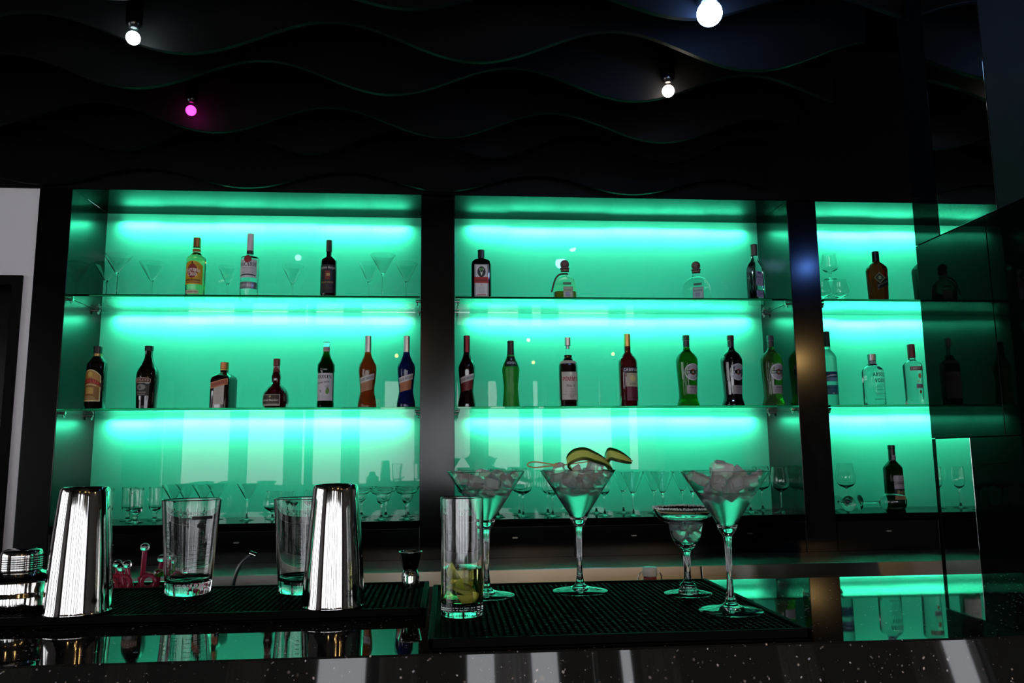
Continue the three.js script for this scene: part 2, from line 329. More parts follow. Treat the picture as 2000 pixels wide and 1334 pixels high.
function barMat(x0, x1, z0, z1, label) {
  const t = thing('bar_mat', label, 'bar mat', [(x0 + x1) / 2, CT, (z0 + z1) / 2], 0, 'rubber bar mats on the counter');
  const w = x1 - x0, d = z1 - z0;
  mesh('base', new RoundedBoxGeometry(w, 0.006, d, 2, 0.002).translate(0, 0.0031, 0), M.rubber, t);
  mesh('rim', mergeGeometries([box(-w / 2, w / 2, 0, 0.0135, d / 2 - 0.008, d / 2, 0.002), box(-w / 2, w / 2, 0, 0.0135, -d / 2, -d / 2 + 0.008, 0.002), box(-w / 2, -w / 2 + 0.008, 0, 0.0135, -d / 2, d / 2, 0.002), box(w / 2 - 0.008, w / 2, 0, 0.0135, -d / 2, d / 2, 0.002)]), M.rubber, t);
  const p = 0.0085, nx = Math.floor((w - 0.024) / p), nz = Math.floor((d - 0.024) / p), g = new THREE.CylinderGeometry(0.0024, 0.003, 0.0062, 8).translate(0, 0.0089, 0);
  const im = new THREE.InstancedMesh(g, M.rubber, nx * nz), m4 = new THREE.Matrix4(); let k = 0;
  for (let i = 0; i < nx; i++) for (let j = 0; j < nz; j++) im.setMatrixAt(k++, m4.makeTranslation((i - (nx - 1) / 2) * p, 0, (j - (nz - 1) / 2) * p));
  im.name = 'nub'; im.userData = { kind: 'stuff' }; im.castShadow = im.receiveShadow = true; t.add(im); return t;
}
barMat(-0.021, 0.43, -1.333, -0.945, 'black nubbed rubber bar mat under the three martini glasses');
barMat(-0.64, -0.028, -1.372, -1.135, 'black nubbed rubber bar mat under the metal shaker tins');

// ================================================================ glassware on the back bar
const glassware = {
  martini: (H, rim, foot = 0.038) => lathe([[0, 0], [foot, 0], [foot, 0.0012], [foot * 0.6, 0.0035], [0.01, 0.008], [0.0042, 0.016], [0.0036, 0.04], [0.0036, H * 0.52], [0.006, H * 0.56], [0.0095, H * 0.59], [rim, H], [rim - 0.0008, H], [0.0086, H * 0.605], [0, H * 0.595]], 44),
  vglass: (H, rim) => lathe([[0, 0], [0.036, 0], [0.036, 0.0012], [0.02, 0.004], [0.006, 0.012], [0.0034, 0.03], [0.0034, H * 0.44], ...smooth([[0.0045, H * 0.46], [0.0115, H * 0.53], [0.027, H * 0.7], [rim, H]], 10), ...smooth([[rim - 0.001, H], [0.026, H * 0.705], [0.0103, H * 0.54], [0, H * 0.525]], 10)], 44),
  wine: (H, bowl, rim) => lathe([[0, 0], [0.035, 0], [0.035, 0.0012], [0.02, 0.004], [0.007, 0.011], [0.0036, 0.026], [0.0036, H * 0.43], ...smooth([[0.005, H * 0.455], [bowl * 0.75, H * 0.53], [bowl, H * 0.66], [bowl * 0.94, H * 0.82], [rim, H]], 16), ...smooth([[rim - 0.001, H], [bowl * 0.94 - 0.001, H * 0.82], [bowl - 0.0012, H * 0.66], [bowl * 0.74, H * 0.54], [0, H * 0.475]], 16)], 44),
  snifter: (H, bowl, rim) => lathe([[0, 0], [0.031, 0], [0.031, 0.0014], [0.016, 0.005], [0.0055, 0.012], [0.005, H * 0.22], ...smooth([[0.008, H * 0.25], [bowl * 0.85, H * 0.4], [bowl, H * 0.56], [bowl * 0.86, H * 0.8], [rim, H]], 16), ...smooth([[rim - 0.001, H], [bowl * 0.86 - 0.001, H * 0.8], [bowl - 0.0013, H * 0.56], [bowl * 0.83, H * 0.41], [0, H * 0.285]], 16)], 44),
  margarita: (H, rim) => lathe([[0, 0], [0.034, 0], [0.034, 0.0013], [0.02, 0.004], [0.008, 0.01], [0.0042, 0.022], [0.0042, H * 0.46], ...smooth([[0.006, H * 0.49], [0.016, H * 0.55], [0.023, H * 0.66], [0.0255, H * 0.78], [rim * 0.8, H * 0.84], [rim, H]], 18), ...smooth([[rim - 0.0012, H], [rim * 0.79, H * 0.853], [0.0243, H * 0.79], [0.0218, H * 0.66], [0.014, H * 0.56], [0, H * 0.53]], 18)], 44),
  irish: (H, r) => lathe([[0, 0], [0.033, 0], [0.033, 0.0016], [0.018, 0.006], [0.009, 0.011], [0.008, 0.018], [0.0125, 0.025], [0.008, 0.032], [0.01, 0.036], ...smooth([[0.016, 0.04], [r * 0.92, 0.056], [r * 0.97, 0.09], [r * 1.02, H]], 10), ...smooth([[r * 1.02 - 0.002, H], [r * 0.97 - 0.002, 0.09], [r * 0.9 - 0.002, 0.058], [0, 0.046]], 10)], 44),
};
const gg = {};
function serve(kind, args, name, label, category, group, pos) {
  const key = kind + args.join(); gg[key] = gg[key] || glassware[kind](...args);
  const t = single(name, gg[key], M.glass, label, category, group); t.position.set(...pos); return t;
}
const topGroup = 'empty martini glasses on the top left shelf';
const zN = [-3.655, -3.85, -3.88];
serve('martini', [0.196, 0.056], 'martini_glass', 'empty martini glass at the far left end of the top shelf', 'glass', topGroup, [-1.606, S1, zN[1] + 0.02]);
serve('martini', [0.196, 0.06], 'martini_glass', 'empty martini glass at the shelf front, second from the left end of the top shelf', 'glass', topGroup, [-1.488, S1, zN[0]]);
serve('martini', [0.208, 0.06], 'martini_glass', 'empty martini glass just left of the yellow-labelled rum bottle', 'glass', topGroup, [-1.405, S1, zN[1]]);
serve('martini', [0.2, 0.047], 'martini_glass', 'empty martini glass between the yellow-labelled and the white-labelled rum bottles', 'glass', topGroup, [-1.06, S1, zN[2]]);
serve('martini', [0.206, 0.052], 'martini_glass', 'empty martini glass between the white-labelled rum and the dark spiced rum', 'glass', topGroup, [-0.752, S1, zN[2]]);
serve('martini', [0.215, 0.05], 'martini_glass', 'leftmost of three empty martini glasses right of the dark spiced rum', 'glass', topGroup, [-0.379, S1, zN[1]]);
serve('martini', [0.209, 0.058], 'martini_glass', 'nearest and tallest-looking of three empty martini glasses right of the dark spiced rum', 'glass', topGroup, [-0.297, S1, zN[0]]);
serve('martini', [0.218, 0.055], 'martini_glass', 'empty martini glass next to the centre post on the top shelf', 'glass', topGroup, [-0.197, S1, zN[1]]);
// left ledge
const f1 = -3.72, b1 = -3.85;
[[-1.5, f1, 'front', 'first'], [-1.455, b1, 'back', 'second'], [-1.372, f1, 'front', 'third'], [-1.335, b1, 'back', 'fourth']].forEach(([x, z, row, nth]) => {
  const t = thing('irish_coffee_glass', `footed irish coffee glass on the left ledge, ${nth} from the left, in the ${row} row`, 'glass', [x, LG, z], row === 'back' ? 0.5 : 2.6, 'footed coffee glasses on the left ledge');
  gg.irish = gg.irish || glassware.irish(0.151, 0.029); mesh('bowl', gg.irish, M.glass, t);
  gg.handle = gg.handle || tube([[0.0275, 0.128, 0], [0.045, 0.122, 0], [0.05, 0.1, 0], [0.042, 0.078, 0], [0.0265, 0.07, 0]], 0.0036, 30, 8); mesh('handle', gg.handle, M.glass, t);
});
[[-1.215, f1, 'front', 'first'], [-1.2, b1, 'back', 'second'], [-1.085, f1, 'front', 'third'], [-1.062, b1, 'back', 'fourth'], [-0.9, -3.76, 'front', 'fifth and alone']].forEach(([x, z, row, nth]) =>
  serve('martini', [0.163, 0.049, 0.034], 'martini_glass', `small martini glass on left ledge, ${nth} from left, ${row} row`, 'glass', 'small martini glasses on the left ledge', [x, LG, z]));
[[-0.795, -3.8, 'leftmost'], [-0.715, -3.72, 'middle'], [-0.62, -3.82, 'rightmost']].forEach(([x, z, w]) =>
  serve('snifter', [0.128, 0.041, 0.03], 'brandy_snifter', `brandy snifter on the left ledge, ${w} of the three, behind the mixing glass`, 'glass', 'brandy snifters on the left ledge', [x, LG, z]));
[[-0.29, -3.665, 'front, left of the pair by the post'], [-0.284, -3.85, 'back, left of the pair by the post'], [-0.178, -3.665, 'front, next to the centre post'], [-0.18, -3.85, 'back, next to the centre post'], [-0.392, -3.68, 'front, beside the metal tin'], [-0.398, -3.86, 'back, beside the metal tin']].forEach(([x, z, w]) =>
  serve('margarita', [0.14, 0.054], 'margarita_glass', `empty margarita glass on the left ledge, ${w}`, 'glass', 'margarita glasses on the left ledge', [x, LG, z]));
// middle ledge
[[0.352, -3.71, 'front, between the first two cocktails'], [0.345, -3.82, 'back, between the first two cocktails'], [0.236, -3.71, 'front, behind the left cocktail'], [0.232, -3.83, 'back, behind the left cocktail'], [0.09, -3.73, 'behind the tall lime drink']].forEach(([x, z, w]) =>
  serve('wine', [0.218, 0.045, 0.035], 'wine_glass', `round-bowled wine glass on the middle ledge, ${w}`, 'glass', 'wine glasses on the middle ledge', [x, LG, z]));
[[0.485, -3.69, 'front, left of the garnished cocktail'], [0.482, -3.84, 'back, left of the garnished cocktail'], [0.724, -3.675, 'front, right of the garnished cocktail'], [0.716, -3.84, 'back, right of the garnished cocktail'], [0.6, -3.84, 'back, behind the garnished cocktail']].forEach(([x, z, w]) =>
  serve('wine', [0.203, 0.029, 0.025], 'small_wine_glass', `slim small-bowled wine glass on the middle ledge, ${w}`, 'glass', 'slim wine glasses on the middle ledge', [x, LG, z]));
[[0.852, -3.65, 'first', 'front'], [0.848, -3.84, 'first', 'back'], [0.992, -3.65, 'second', 'front'], [0.994, -3.82, 'second', 'back'], [1.133, -3.65, 'third', 'front'], [1.131, -3.81, 'third', 'back']].forEach(([x, z, n, row]) =>
  serve('vglass', [0.197, 0.054], 'cocktail_glass', `empty v-shaped cocktail glass on the middle ledge, ${n} of its ${row} row`, 'glass', 'empty cocktail glasses on the middle ledge', [x, LG, z]));
[[1.437, -3.74, 'behind the right cocktail'], [1.545, -3.86, 'against the lit panel by the right post'], [1.572, -3.7, 'before the dark side panel, at its right end']].forEach(([x, z, w]) =>
  serve('wine', [0.213, 0.043, 0.035], 'wine_glass', `wine glass on the middle ledge, ${w}`, 'glass', 'wine glasses on the middle ledge', [x, LG, z]));
// right ledge
serve('wine', [0.225, 0.048, 0.036], 'wine_glass', 'standing large wine glass beside the dark green wine bottle', 'glass', 'wine glasses on the right ledge', [1.962, LG, -3.83]);
{ const t = serve('wine', [0.215, 0.042, 0.034], 'wine_glass', 'large wine glass lying on its side against the wine bottle', 'glass', 'wine glasses on the right ledge', [1.95, LG + 0.0425, -3.69]); t.rotation.z = -Math.PI / 2; }
{ const t = serve('wine', [0.215, 0.042, 0.034], 'wine_glass', 'wine glass lying on its side beside the post, pointing backwards', 'glass', 'wine glasses on the right ledge', [1.86, LG + 0.0425, -3.62]); t.rotation.x = -Math.PI / 2; }
// snifters on the top right shelf, one stacked on two
const sg = 'stacked brandy snifters on the right shelf';
serve('snifter', [0.131, 0.042, 0.032], 'brandy_snifter', 'lower left of three stacked brandy snifters, half behind the post', 'glass', sg, [1.868, S1, -3.75]);
serve('snifter', [0.131, 0.042, 0.032], 'brandy_snifter', 'lower right of three stacked brandy snifters on the right shelf', 'glass', sg, [1.958, S1, -3.75]);
serve('snifter', [0.131, 0.042, 0.032], 'brandy_snifter', 'topmost of three stacked brandy snifters on the right shelf', 'glass', sg, [1.912, S1 + 0.1315, -3.75]);

// ================================================================ bottles
function label(w, h, bg, draw, o = {}) {
  const c = document.createElement('canvas'); c.width = w; c.height = h; const x = c.getContext('2d');
  x.fillStyle = bg; x.fillRect(0, 0, w, h); draw(x, w, h);
  const t = new THREE.CanvasTexture(c); t.colorSpace = THREE.SRGBColorSpace; return new THREE.MeshStandardMaterial({ map: t, roughness: 0.5, ...o });
}
function T(x, s, cx, cy, size, color, font = 'sans-serif', bold = true, maxW) {
  x.fillStyle = color; x.font = `${bold ? 'bold ' : ''}${size}px ${font}`; x.textAlign = 'center'; x.textBaseline = 'middle'; x.fillText(s, cx, cy, maxW);
}
const bars = (x, y0, n, step, w, cx, col, hh = 3) => { x.fillStyle = col; for (let k = 0; k < n; k++) { const ww = w * (0.7 + 0.3 * Math.abs(Math.sin(k * 2.3))); x.fillRect(cx - ww / 2, y0 + k * step, ww, hh); } };
const disc = (x, cx, cy, r, col) => { x.fillStyle = col; x.beginPath(); x.arc(cx, cy, r, 0, 7); x.fill(); };
const frame = (x, a, b, w, h, lw, col) => { x.strokeStyle = col; x.lineWidth = lw; x.strokeRect(a, b, w, h); };

function bottle(o) {
  const t = thing(o.name, o.label, 'bottle', [o.x, o.y, o.z ?? -3.70], o.turn || 0, o.group);
  const S = o.S; mesh('body', loft(S, o.seg || 44), o.mat, t);
  for (const c of o.caps || []) mesh(c.name || 'cap', loft(c.S, 32), c.mat, t);
  for (const l of o.labels || []) { const m = mesh(l.name || 'label', patch(S, l), l.mat, t); if (l.say) m.userData.label = l.say; }
  return t;
}
const cyl = (y0, y1, r, bev = 0.0012, n = 2) => [[y0, r - bev, r - bev, n], [y0 + bev, r, r, n], [y1 - bev, r, r, n], [y1, r - bev, r - bev, n]];
const std2 = (h, r, sh0, sh1, nr, foot = 0.95) => [[0, r * foot * 0.96], [0.0015, r * foot], [0.006, r], [sh0, r], ...smooth([[r, sh0], [r * 0.93, sh0 + (sh1 - sh0) * 0.3], [(r + nr) / 2 * 0.95, sh0 + (sh1 - sh0) * 0.66], [nr, sh1]], 10).slice(1).map(([a, y]) => [y, a]), [h, nr]].map(([y, q]) => [y, q, q, 2]);
const G1 = 'spirit bottles on the top left shelf', G2 = 'spirit bottles on the top middle shelf', G3 = 'spirit bottles on the top right shelf';
const G4 = 'liqueur bottles on the middle left shelf', G5 = 'bottles on the middle shelf of the centre niche', G6 = 'vodka bottles on the middle right shelf';
const metal = (r, g, b, rough = 0.3) => new THREE.MeshPhysicalMaterial({ color: lin(r, g, b), metalness: 0.9, roughness: rough });
const silver = metal(0.55, 0.55, 0.56), gold = metal(0.65, 0.42, 0.14), copper = metal(0.5, 0.18, 0.07, 0.4);
const deep = (r, g, b) => std(lin(r, g, b), 0.06, { clearcoat: 1, clearcoatRoughness: 0.03 });

// --- top left shelf
bottle({ name: 'rum_bottle', label: 'clear rum bottle with yellow arched label and red disc on the top left shelf', group: G1, x: -1.156, y: S1, S: std2(0.25, 0.0425, 0.188, 0.222, 0.0175), mat: tinted(0.85, 0.75, 0.3, 0.1, { ior: 1.38 }),
  caps: [{ S: cyl(0.247, 0.293, 0.0168), mat: metal(0.35, 0.14, 0.05, 0.4) }],
  labels: [{ y0: 0.066, y1: 0.176, th: 1.15, arch: 0.022, at: -0.1, mat: label(384, 320, '#d9a514', (x, w, h) => { x.fillStyle = '#8d5b10'; x.fillRect(w * .1, h * .78, w * .8, h * .08); disc(x, w / 2, h * .42, h * .3, '#8c1a16'); T(x, 'Havana', w / 2, h * .36, 74, '#fff7e6', 'serif'); T(x, 'Club', w / 2, h * .55, 74, '#fff7e6', 'serif'); T(x, '3', w / 2, h * .79, 46, '#3a1808'); T(x, 'AÑOS', w * .32, h * .8, 26, '#3a1808'); T(x, 'RON', w * .68, h * .8, 26, '#3a1808'); disc(x, w / 2, h * .08, 16, '#5a2a0c'); x.fillStyle = '#7a1512'; x.fillRect(w * .12, h * .9, w * .76, h * .03); }) },
    { name: 'foot_label', y0: 0.022, y1: 0.04, th: 0.75, at: -0.1, mat: label(256, 64, '#c9c2a4', (x, w, h) => T(x, 'EL RON DE CUBA', w / 2, h / 2, 24, '#5b4a2a')) }, { name: 'neck_label', y0: 0.224, y1: 0.238, th: 2.2, mat: label(64, 32, '#b06a1a', () => {}) }] });
bottle({ name: 'rum_bottle', label: 'clear white rum bottle with pale cap and red disc above a white label', group: G1, x: -0.914, y: S1, S: std2(0.236, 0.0405, 0.198, 0.216, 0.0125), mat: glassOf({ ior: 1.36, attenuationColor: lin(0.8, 0.97, 0.9), attenuationDistance: 0.2 }),
  caps: [{ S: cyl(0.234, 0.316, 0.0155), mat: std(lin(0.7, 0.62, 0.66), 0.4) }, { name: 'cap_ring', S: cyl(0.219, 0.2335, 0.0158), mat: M.blackCap }],
  labels: [{ y0: 0.1, y1: 0.186, th: 1.1, mat: label(384, 320, '#d8d0d4', (x, w, h) => { T(x, 'BACARDÍ', w / 2, h * .27, 92, '#15131a', 'serif', true, w * .94); T(x, 'CARTA BLANCA', w / 2, h * .48, 34, '#3a3540', 'sans-serif', false); bars(x, h * .58, 3, 22, w * .7, w / 2, '#5a5660', 3); x.fillStyle = '#15131a'; for (let k = 0; k < 9; k++) { x.beginPath(); x.ellipse(w * (.12 + .095 * k), h * .87 - 12 * Math.sin(k * .4), 20, 13, 0, 0, 7); x.fill(); } }) },
    { name: 'emblem', y0: 0.17, y1: 0.204, th: 0.42, disc: true, off: 0.0012, mat: label(128, 128, '#8e1220', (x, w) => { disc(x, 64, 64, 40, '#b01c2a'); x.strokeStyle = '#3a0810'; x.lineWidth = 5; x.beginPath(); x.moveTo(26, 60); x.quadraticCurveTo(64, 38, 102, 60); x.quadraticCurveTo(64, 70, 26, 60); x.stroke(); }) },
    { name: 'silver_band', y0: 0.048, y1: 0.08, th: 1.3, mat: label(256, 64, '#8a8790', (x, w, h) => { T(x, 'SUPERIOR', w / 2, h / 2, 34, '#d8d4de'); }, { metalness: 0.6, roughness: 0.35 }) }] });
bottle({ name: 'rum_bottle', label: 'dark spiced rum bottle with black cap on the top left shelf', group: G1, x: -0.552, y: S1, S: std2(0.235, 0.0375, 0.185, 0.214, 0.0125), mat: deep(0.006, 0.002, 0.004),
  caps: [{ S: cyl(0.233, 0.289, 0.0142), mat: std(lin(0.03, 0.022, 0.018), 0.3) }],
  labels: [{ y0: 0.03, y1: 0.165, th: 1.1, mat: label(320, 416, '#120910', (x, w, h) => { T(x, 'Captain Morgan', w / 2, h * .1, 46, '#cfc4c0', 'serif', true, w * .95); T(x, 'BLACK SPICED', w / 2, h * .62, 34, '#b09050'); bars(x, h * .7, 3, 22, w * .6, w / 2, '#6a4438'); x.fillStyle = '#7a1f1c'; x.fillRect(w * .36, h * .22, w * .28, h * .3); x.fillStyle = '#b98d4a'; x.fillRect(w * .44, h * .3, w * .2, h * .1); x.fillStyle = '#5c1620'; x.fillRect(w * .1, h * .84, w * .8, 8); }) }] });
// --- top middle shelf
{ const S = [[0, .044, .028, 7], [.003, .047, .03, 7], [.176, .047, .03, 7], [.19, .0445, .028, 6], [.2, .036, .024, 5], [.206, .022, .019, 3], [.209, .015, .015, 2], [.25, .0148, .0148, 2]];
  bottle({ name: 'liqueur_bottle', label: 'square black herbal liqueur bottle with white label and red band', group: G2, x: 0.163, y: S1, S, mat: deep(0.003, 0.005, 0.003), caps: [{ S: cyl(0.212, 0.2505, 0.0162), mat: M.blackCap }],
    labels: [{ y0: 0.02, y1: 0.175, th: 0.84, mat: label(320, 640, '#d6d0cc', (x, w, h) => { frame(x, 10, 10, w - 20, h - 20, 10, '#3c4a2c'); disc(x, w / 2, h * .235, w * .34, '#0c130c'); x.fillStyle = '#4f9a2f'; x.beginPath(); x.ellipse(w / 2, h * .15, 42, 30, 0, 0, 7); x.fill(); x.fillStyle = '#e8e6d8'; x.beginPath(); x.moveTo(w / 2 - 34, h * .25); x.lineTo(w / 2 + 34, h * .25); x.lineTo(w / 2, h * .36); x.fill(); x.strokeStyle = '#e8e6d8'; x.lineWidth = 7; for (const s of [-1, 1]) { x.beginPath(); x.moveTo(w / 2 + s * 18, h * .25); x.lineTo(w / 2 + s * 58, h * .17); x.lineTo(w / 2 + s * 50, h * .12); x.stroke(); } x.fillStyle = '#b01f10'; x.fillRect(0, h * .395, w, h * .19); T(x, 'Jägermeister', w / 2, h * .49, 58, '#2a0a06', 'serif', true, w * .92); T(x, '56', w / 2, h * .64, 44, '#a02018'); bars(x, h * .69, 8, 18, w * .56, w / 2, '#a59e9c', 5); x.fillStyle = '#b01f10'; x.fillRect(w * .14, h * .93, w * .72, 16); }) }] }); }
function squat(o, k = 1) {
  const S = [[0, .05, .034, 5], [.004, .054, .037, 5], [.07, .054, .037, 5], [.09, .051, .036, 4.4], [.108, .043, .032, 3.6], [.12, .031, .025, 3]].map(([y, a, b, n]) => [y, a * k, b * k, n]).concat([[.127, .02, .02, 2], [.148, .0165, .0165, 2]]);
  const t = bottle({ name: 'tequila_bottle', group: G2, y: S1, S, ...o, caps: [{ name: 'collar', S: cyl(.148, .158, .02), mat: std(lin(.22, .1, .06), .6) }] });
  mesh('stopper', new THREE.SphereGeometry(.0215, 22, 16).scale(1, 1.02, 1).translate(0, .185, 0), std(lin(.14, .07, .055), .55), t);
  mesh('stopper_ring', new THREE.TorusGeometry(.0185, .0045, 10, 24).rotateX(Math.PI / 2).translate(0, .164, 0), std(lin(.12, .07, .06), .5), t); return t;
}
const pl = c => label(256, 256, c, (x, w, h) => { frame(x, 12, 12, w - 24, h - 24, 7, '#1f5a3a'); T(x, 'PATRÓN', w / 2, h * .3, 50, '#17402c'); x.fillStyle = '#8c8aa0'; x.fillRect(w * .24, h * .45, w * .5, h * .36); bars(x, h * .86, 1, 10, w * .5, w / 2, '#17402c'); });
{ const t = squat({ label: 'squat tequila bottle half full of amber with a leather tag and round stopper', x: 0.564, mat: glassOf({ ior: 1.3, attenuationColor: lin(.8, .95, .6), attenuationDistance: .12 }), labels: [{ y0: .01, y1: .07, th: .55, at: .18, mat: pl('#a9b08a') }, { name: 'badge', y0: .078, y1: .09, th: .5, at: 0.1, mat: label(128, 48, '#4f7a4c', (x, w, h) => T(x, 'REPOSADO', w / 2, h / 2, 20, '#0f2a18')) }] });
  mesh('liquid', loft([[.006, .046, .03, 5], [.048, .046, .03, 5], [.0485, .045, .029, 5]], 32), tinted(.75, .42, .08, .05, { color: lin(.7, .42, .08), transmission: .8 }), t);
  mesh('tag', tube([[.012, .135, .014], [-.022, .134, .024], [-.045, .115, .034], [-.058, .082, .036], [-.068, .045, .038]], .0042, 24, 6).scale(1, 1, .6), std(lin(.09, .035, .02), .7), t); }
squat({ label: 'squat clear tequila bottle turned at an angle, without tag', x: 1.209, turn: -0.5, mat: glassOf({ ior: 1.33, attenuationColor: lin(.8, .95, .9), attenuationDistance: .2 }), labels: [{ y0: .012, y1: .07, th: .5, at: .25, mat: pl('#9bb4a6') }, { name: 'badge', y0: .078, y1: .09, th: .4, at: .25, mat: label(128, 48, '#3f7058', (x, w, h) => T(x, 'SILVER', w / 2, h / 2, 24, '#0f2a18')) }] }, 1.2);
{ const S = [[0, .042, .024, 5], [.004, .045, .026, 5], [.155, .045, .026, 5], [.178, .042, .025, 4], [.196, .033, .021, 3], [.21, .02, .017, 2.4], [.222, .0155, .0155, 2], [.24, .015, .015, 2]];
  bottle({ name: 'tequila_bottle', label: 'tall clear silver tequila bottle with pale label beside the right post', group: G2, x: 1.505, y: S1, turn: 0.55, S, mat: tinted(.62, .85, .85, .1, { ior: 1.36 }), caps: [{ S: cyl(.238, .294, .0165), mat: std(lin(.1, .07, .06), .4) }],
    labels: [{ y0: .083, y1: .155, th: .78, at: -.1, mat: label(288, 288, '#b9aec6', (x, w, h) => { x.fillStyle = '#3d3f8e'; x.fillRect(w * .2, h * .06, w * .6, h * .1); T(x, 'Jose Cuervo', w / 2, h * .4, 56, '#1b1a3a', 'serif', true, w * .95); T(x, 'Especial', w / 2, h * .58, 40, '#2b2a6a', 'serif'); bars(x, h * .74, 3, 20, w * .6, w / 2, '#4a486a'); }) },
      { name: 'foot_label', y0: .025, y1: .062, th: .78, at: -.1, mat: label(256, 128, '#a79cba', (x, w, h) => { disc(x, w * .28, h / 2, 40, '#34346e'); disc(x, w * .28, h / 2, 30, '#a79cba'); T(x, 'SILVER', w * .66, h / 2, 36, '#2b2a4a'); x.fillStyle = '#2d8a78'; x.fillRect(0, 0, w, 16); }) }] }); }
// --- top right shelf
function whisky(o) {
  const S = [[0, .033, .033, 6], [.003, .036, .036, 6], [.17, .04, .04, 6], [.185, .038, .038, 4], [.2, .028, .028, 3], [.21, .018, .018, 2], [.225, .0145, .0145, 2]];
  return bottle({ name: 'whisky_bottle', group: G3, y: S1, S, ...o, caps: [{ S: cyl(.212, .265, .0165), mat: M.blackCap }] });
}
{ const t = whisky({ label: 'square amber whisky bottle with slanting label and green diamond tag', x: 2.126, turn: 0.25, mat: tinted(.6, .2, .03, .05, { color: lin(.5, .16, .03), transmission: .85 }), labels: [{ y0: .075, y1: .122, th: .8, slant: .028, mat: label(320, 192, '#0c0f10', (x, w, h) => { T(x, 'JOHNNIE WALKER', w / 2, h * .5, 38, '#9aa29a', 'sans-serif', true, w * .9); frame(x, -10, 14, w + 20, h - 28, 5, '#a9813c'); }) }] });
  const tag = mesh('diamond_tag', box(-.021, .021, -.021, .021, 0, .0015), label(128, 128, '#10331c', (x) => { frame(x, 8, 8, 112, 112, 5, '#b7b46a'); x.save(); x.translate(64, 64); x.rotate(-Math.PI / 4); disc(x, 0, 0, 34, '#1d5230'); T(x, '15', 0, 2, 44, '#d8d6a0'); x.restore(); }), t); tag.rotation.set(0, -.3, Math.PI / 4); tag.position.set(-.03, .122, .047);
  mesh('tag_cord', tube([[0, .212, .016], [-.018, .195, .033], [-.028, .17, .043], [-.03, .15, .047]], .0012, 16, 6), std(lin(.02, .09, .04), .6), t); }
whisky({ label: 'dark whisky bottle mostly hidden behind the edge of the black column', x: 2.365, turn: 0.2, mat: tinted(.35, .09, .02, .03), labels: [{ y0: .06, y1: .12, th: .7, mat: label(64, 64, '#15130f', () => {}) }] });

// --- middle left shelf
bottle({ name: 'liqueur_bottle', label: 'dark coffee liqueur bottle with golden arched label at the far left', group: G4, x: -1.568, y: S2, S: std2(0.255, 0.043, 0.2, 0.242, 0.0175), mat: deep(0.004, 0.002, 0.001), caps: [{ S: cyl(.254, .286, .0178), mat: M.blackCap }, { name: 'cap_ring', S: cyl(.24, .2535, .0182), mat: gold }],
  labels: [{ y0: .036, y1: .178, th: 1.1, at: -.25, arch: .03, mat: label(288, 416, '#b8863a', (x, w, h) => { frame(x, 6, 6, w - 12, h - 12, 12, '#efe0b0'); x.fillStyle = '#8e5f22'; x.fillRect(20, h * .5, w - 40, h * .44); x.fillStyle = '#8a1c10'; x.fillRect(0, h * .28, w, h * .15); T(x, 'KAHLÚA', w / 2, h * .355, 66, '#e3502c', 'sans-serif', true, w * .92); T(x, 'LICOR DE CAFÉ', w / 2, h * .47, 24, '#f3e4b8'); disc(x, w / 2, h * .15, 34, '#d7b25c'); x.fillStyle = '#c9a04a'; x.fillRect(w * .3, h * .56, w * .4, h * .2); bars(x, h * .84, 3, 16, w * .6, w / 2, '#f1dfa8'); }) }] });
bottle({ name: 'liqueur_bottle', label: 'black cream liqueur bottle with tapering body and curved banner label', group: G4, x: -1.345, y: S2, S: [[0, .04, .04, 2], ...roundSecs([[.002, .0425], [.05, .0445], [.11, .0475], [.145, .0485], [.175, .044], [.205, .028], [.235, .0178], [.262, .0165]], 30), [.287, .0165, .0165, 2]], mat: deep(0.006, 0.003, 0.002), caps: [{ name: 'lip', S: cyl(.266, .288, .0188), mat: std(lin(.02, .025, .022), .3) }],
  labels: [{ name: 'banner', y0: .118, y1: .142, th: .85, at: -.25, arch: .007, mat: label(320, 96, '#3a1a12', (x, w, h) => { frame(x, 4, 4, w - 8, h - 8, 8, '#d8b49a'); T(x, 'BAILEYS', w / 2, h / 2, 62, '#d9a58c', 'serif', true, w * .85); }) },
    { y0: .06, y1: .115, th: .75, at: -.25, mat: label(288, 224, '#1c1613', (x, w, h) => { x.fillStyle = '#8a8a82'; x.beginPath(); x.ellipse(w / 2, h * .3, 84, 52, 0, 0, 7); x.fill(); x.fillStyle = '#3f4a44'; x.beginPath(); x.ellipse(w * .42, h * .32, 30, 26, 0, 0, 7); x.fill(); T(x, 'THE ORIGINAL', w / 2, h * .72, 28, '#b5aba2'); T(x, 'IRISH CREAM', w / 2, h * .88, 24, '#b5aba2'); }) }] });
{ const S = [[0, .044, .044, 6], [.003, .047, .047, 6], [.132, .047, .047, 6], [.146, .044, .044, 5], [.156, .034, .034, 3.4], [.162, .023, .023, 2.2], [.167, .0185, .0185, 2], [.178, .0175, .0175, 2]];
  bottle({ name: 'liqueur_bottle', label: 'square brown orange liqueur bottle with copper cap and slanted ribbon label', group: G4, x: -1.009, y: S2, turn: -0.32, S, mat: deep(0.01, 0.004, 0.003), caps: [{ S: cyl(.182, .214, .0182), mat: copper }, { name: 'cap_ring', S: cyl(.176, .1815, .0186), mat: gold }],
    labels: [{ y0: .02, y1: .115, th: .5, at: .12, mat: label(192, 352, '#c9bcb2', (x, w, h) => bars(x, 60, 15, 18, w * .7, w / 2, '#8b8078', 3)) }, { name: 'ribbon', y0: .1, y1: .128, th: .78, at: .08, slant: .018, off: .0012, mat: label(352, 128, '#b5552c', (x, w, h) => { frame(x, 6, 6, w - 12, h - 12, 8, '#e8b684'); T(x, 'COINTREAU', w / 2, h / 2, 60, '#4a1408', 'serif', true, w * .9); }) }] }); }
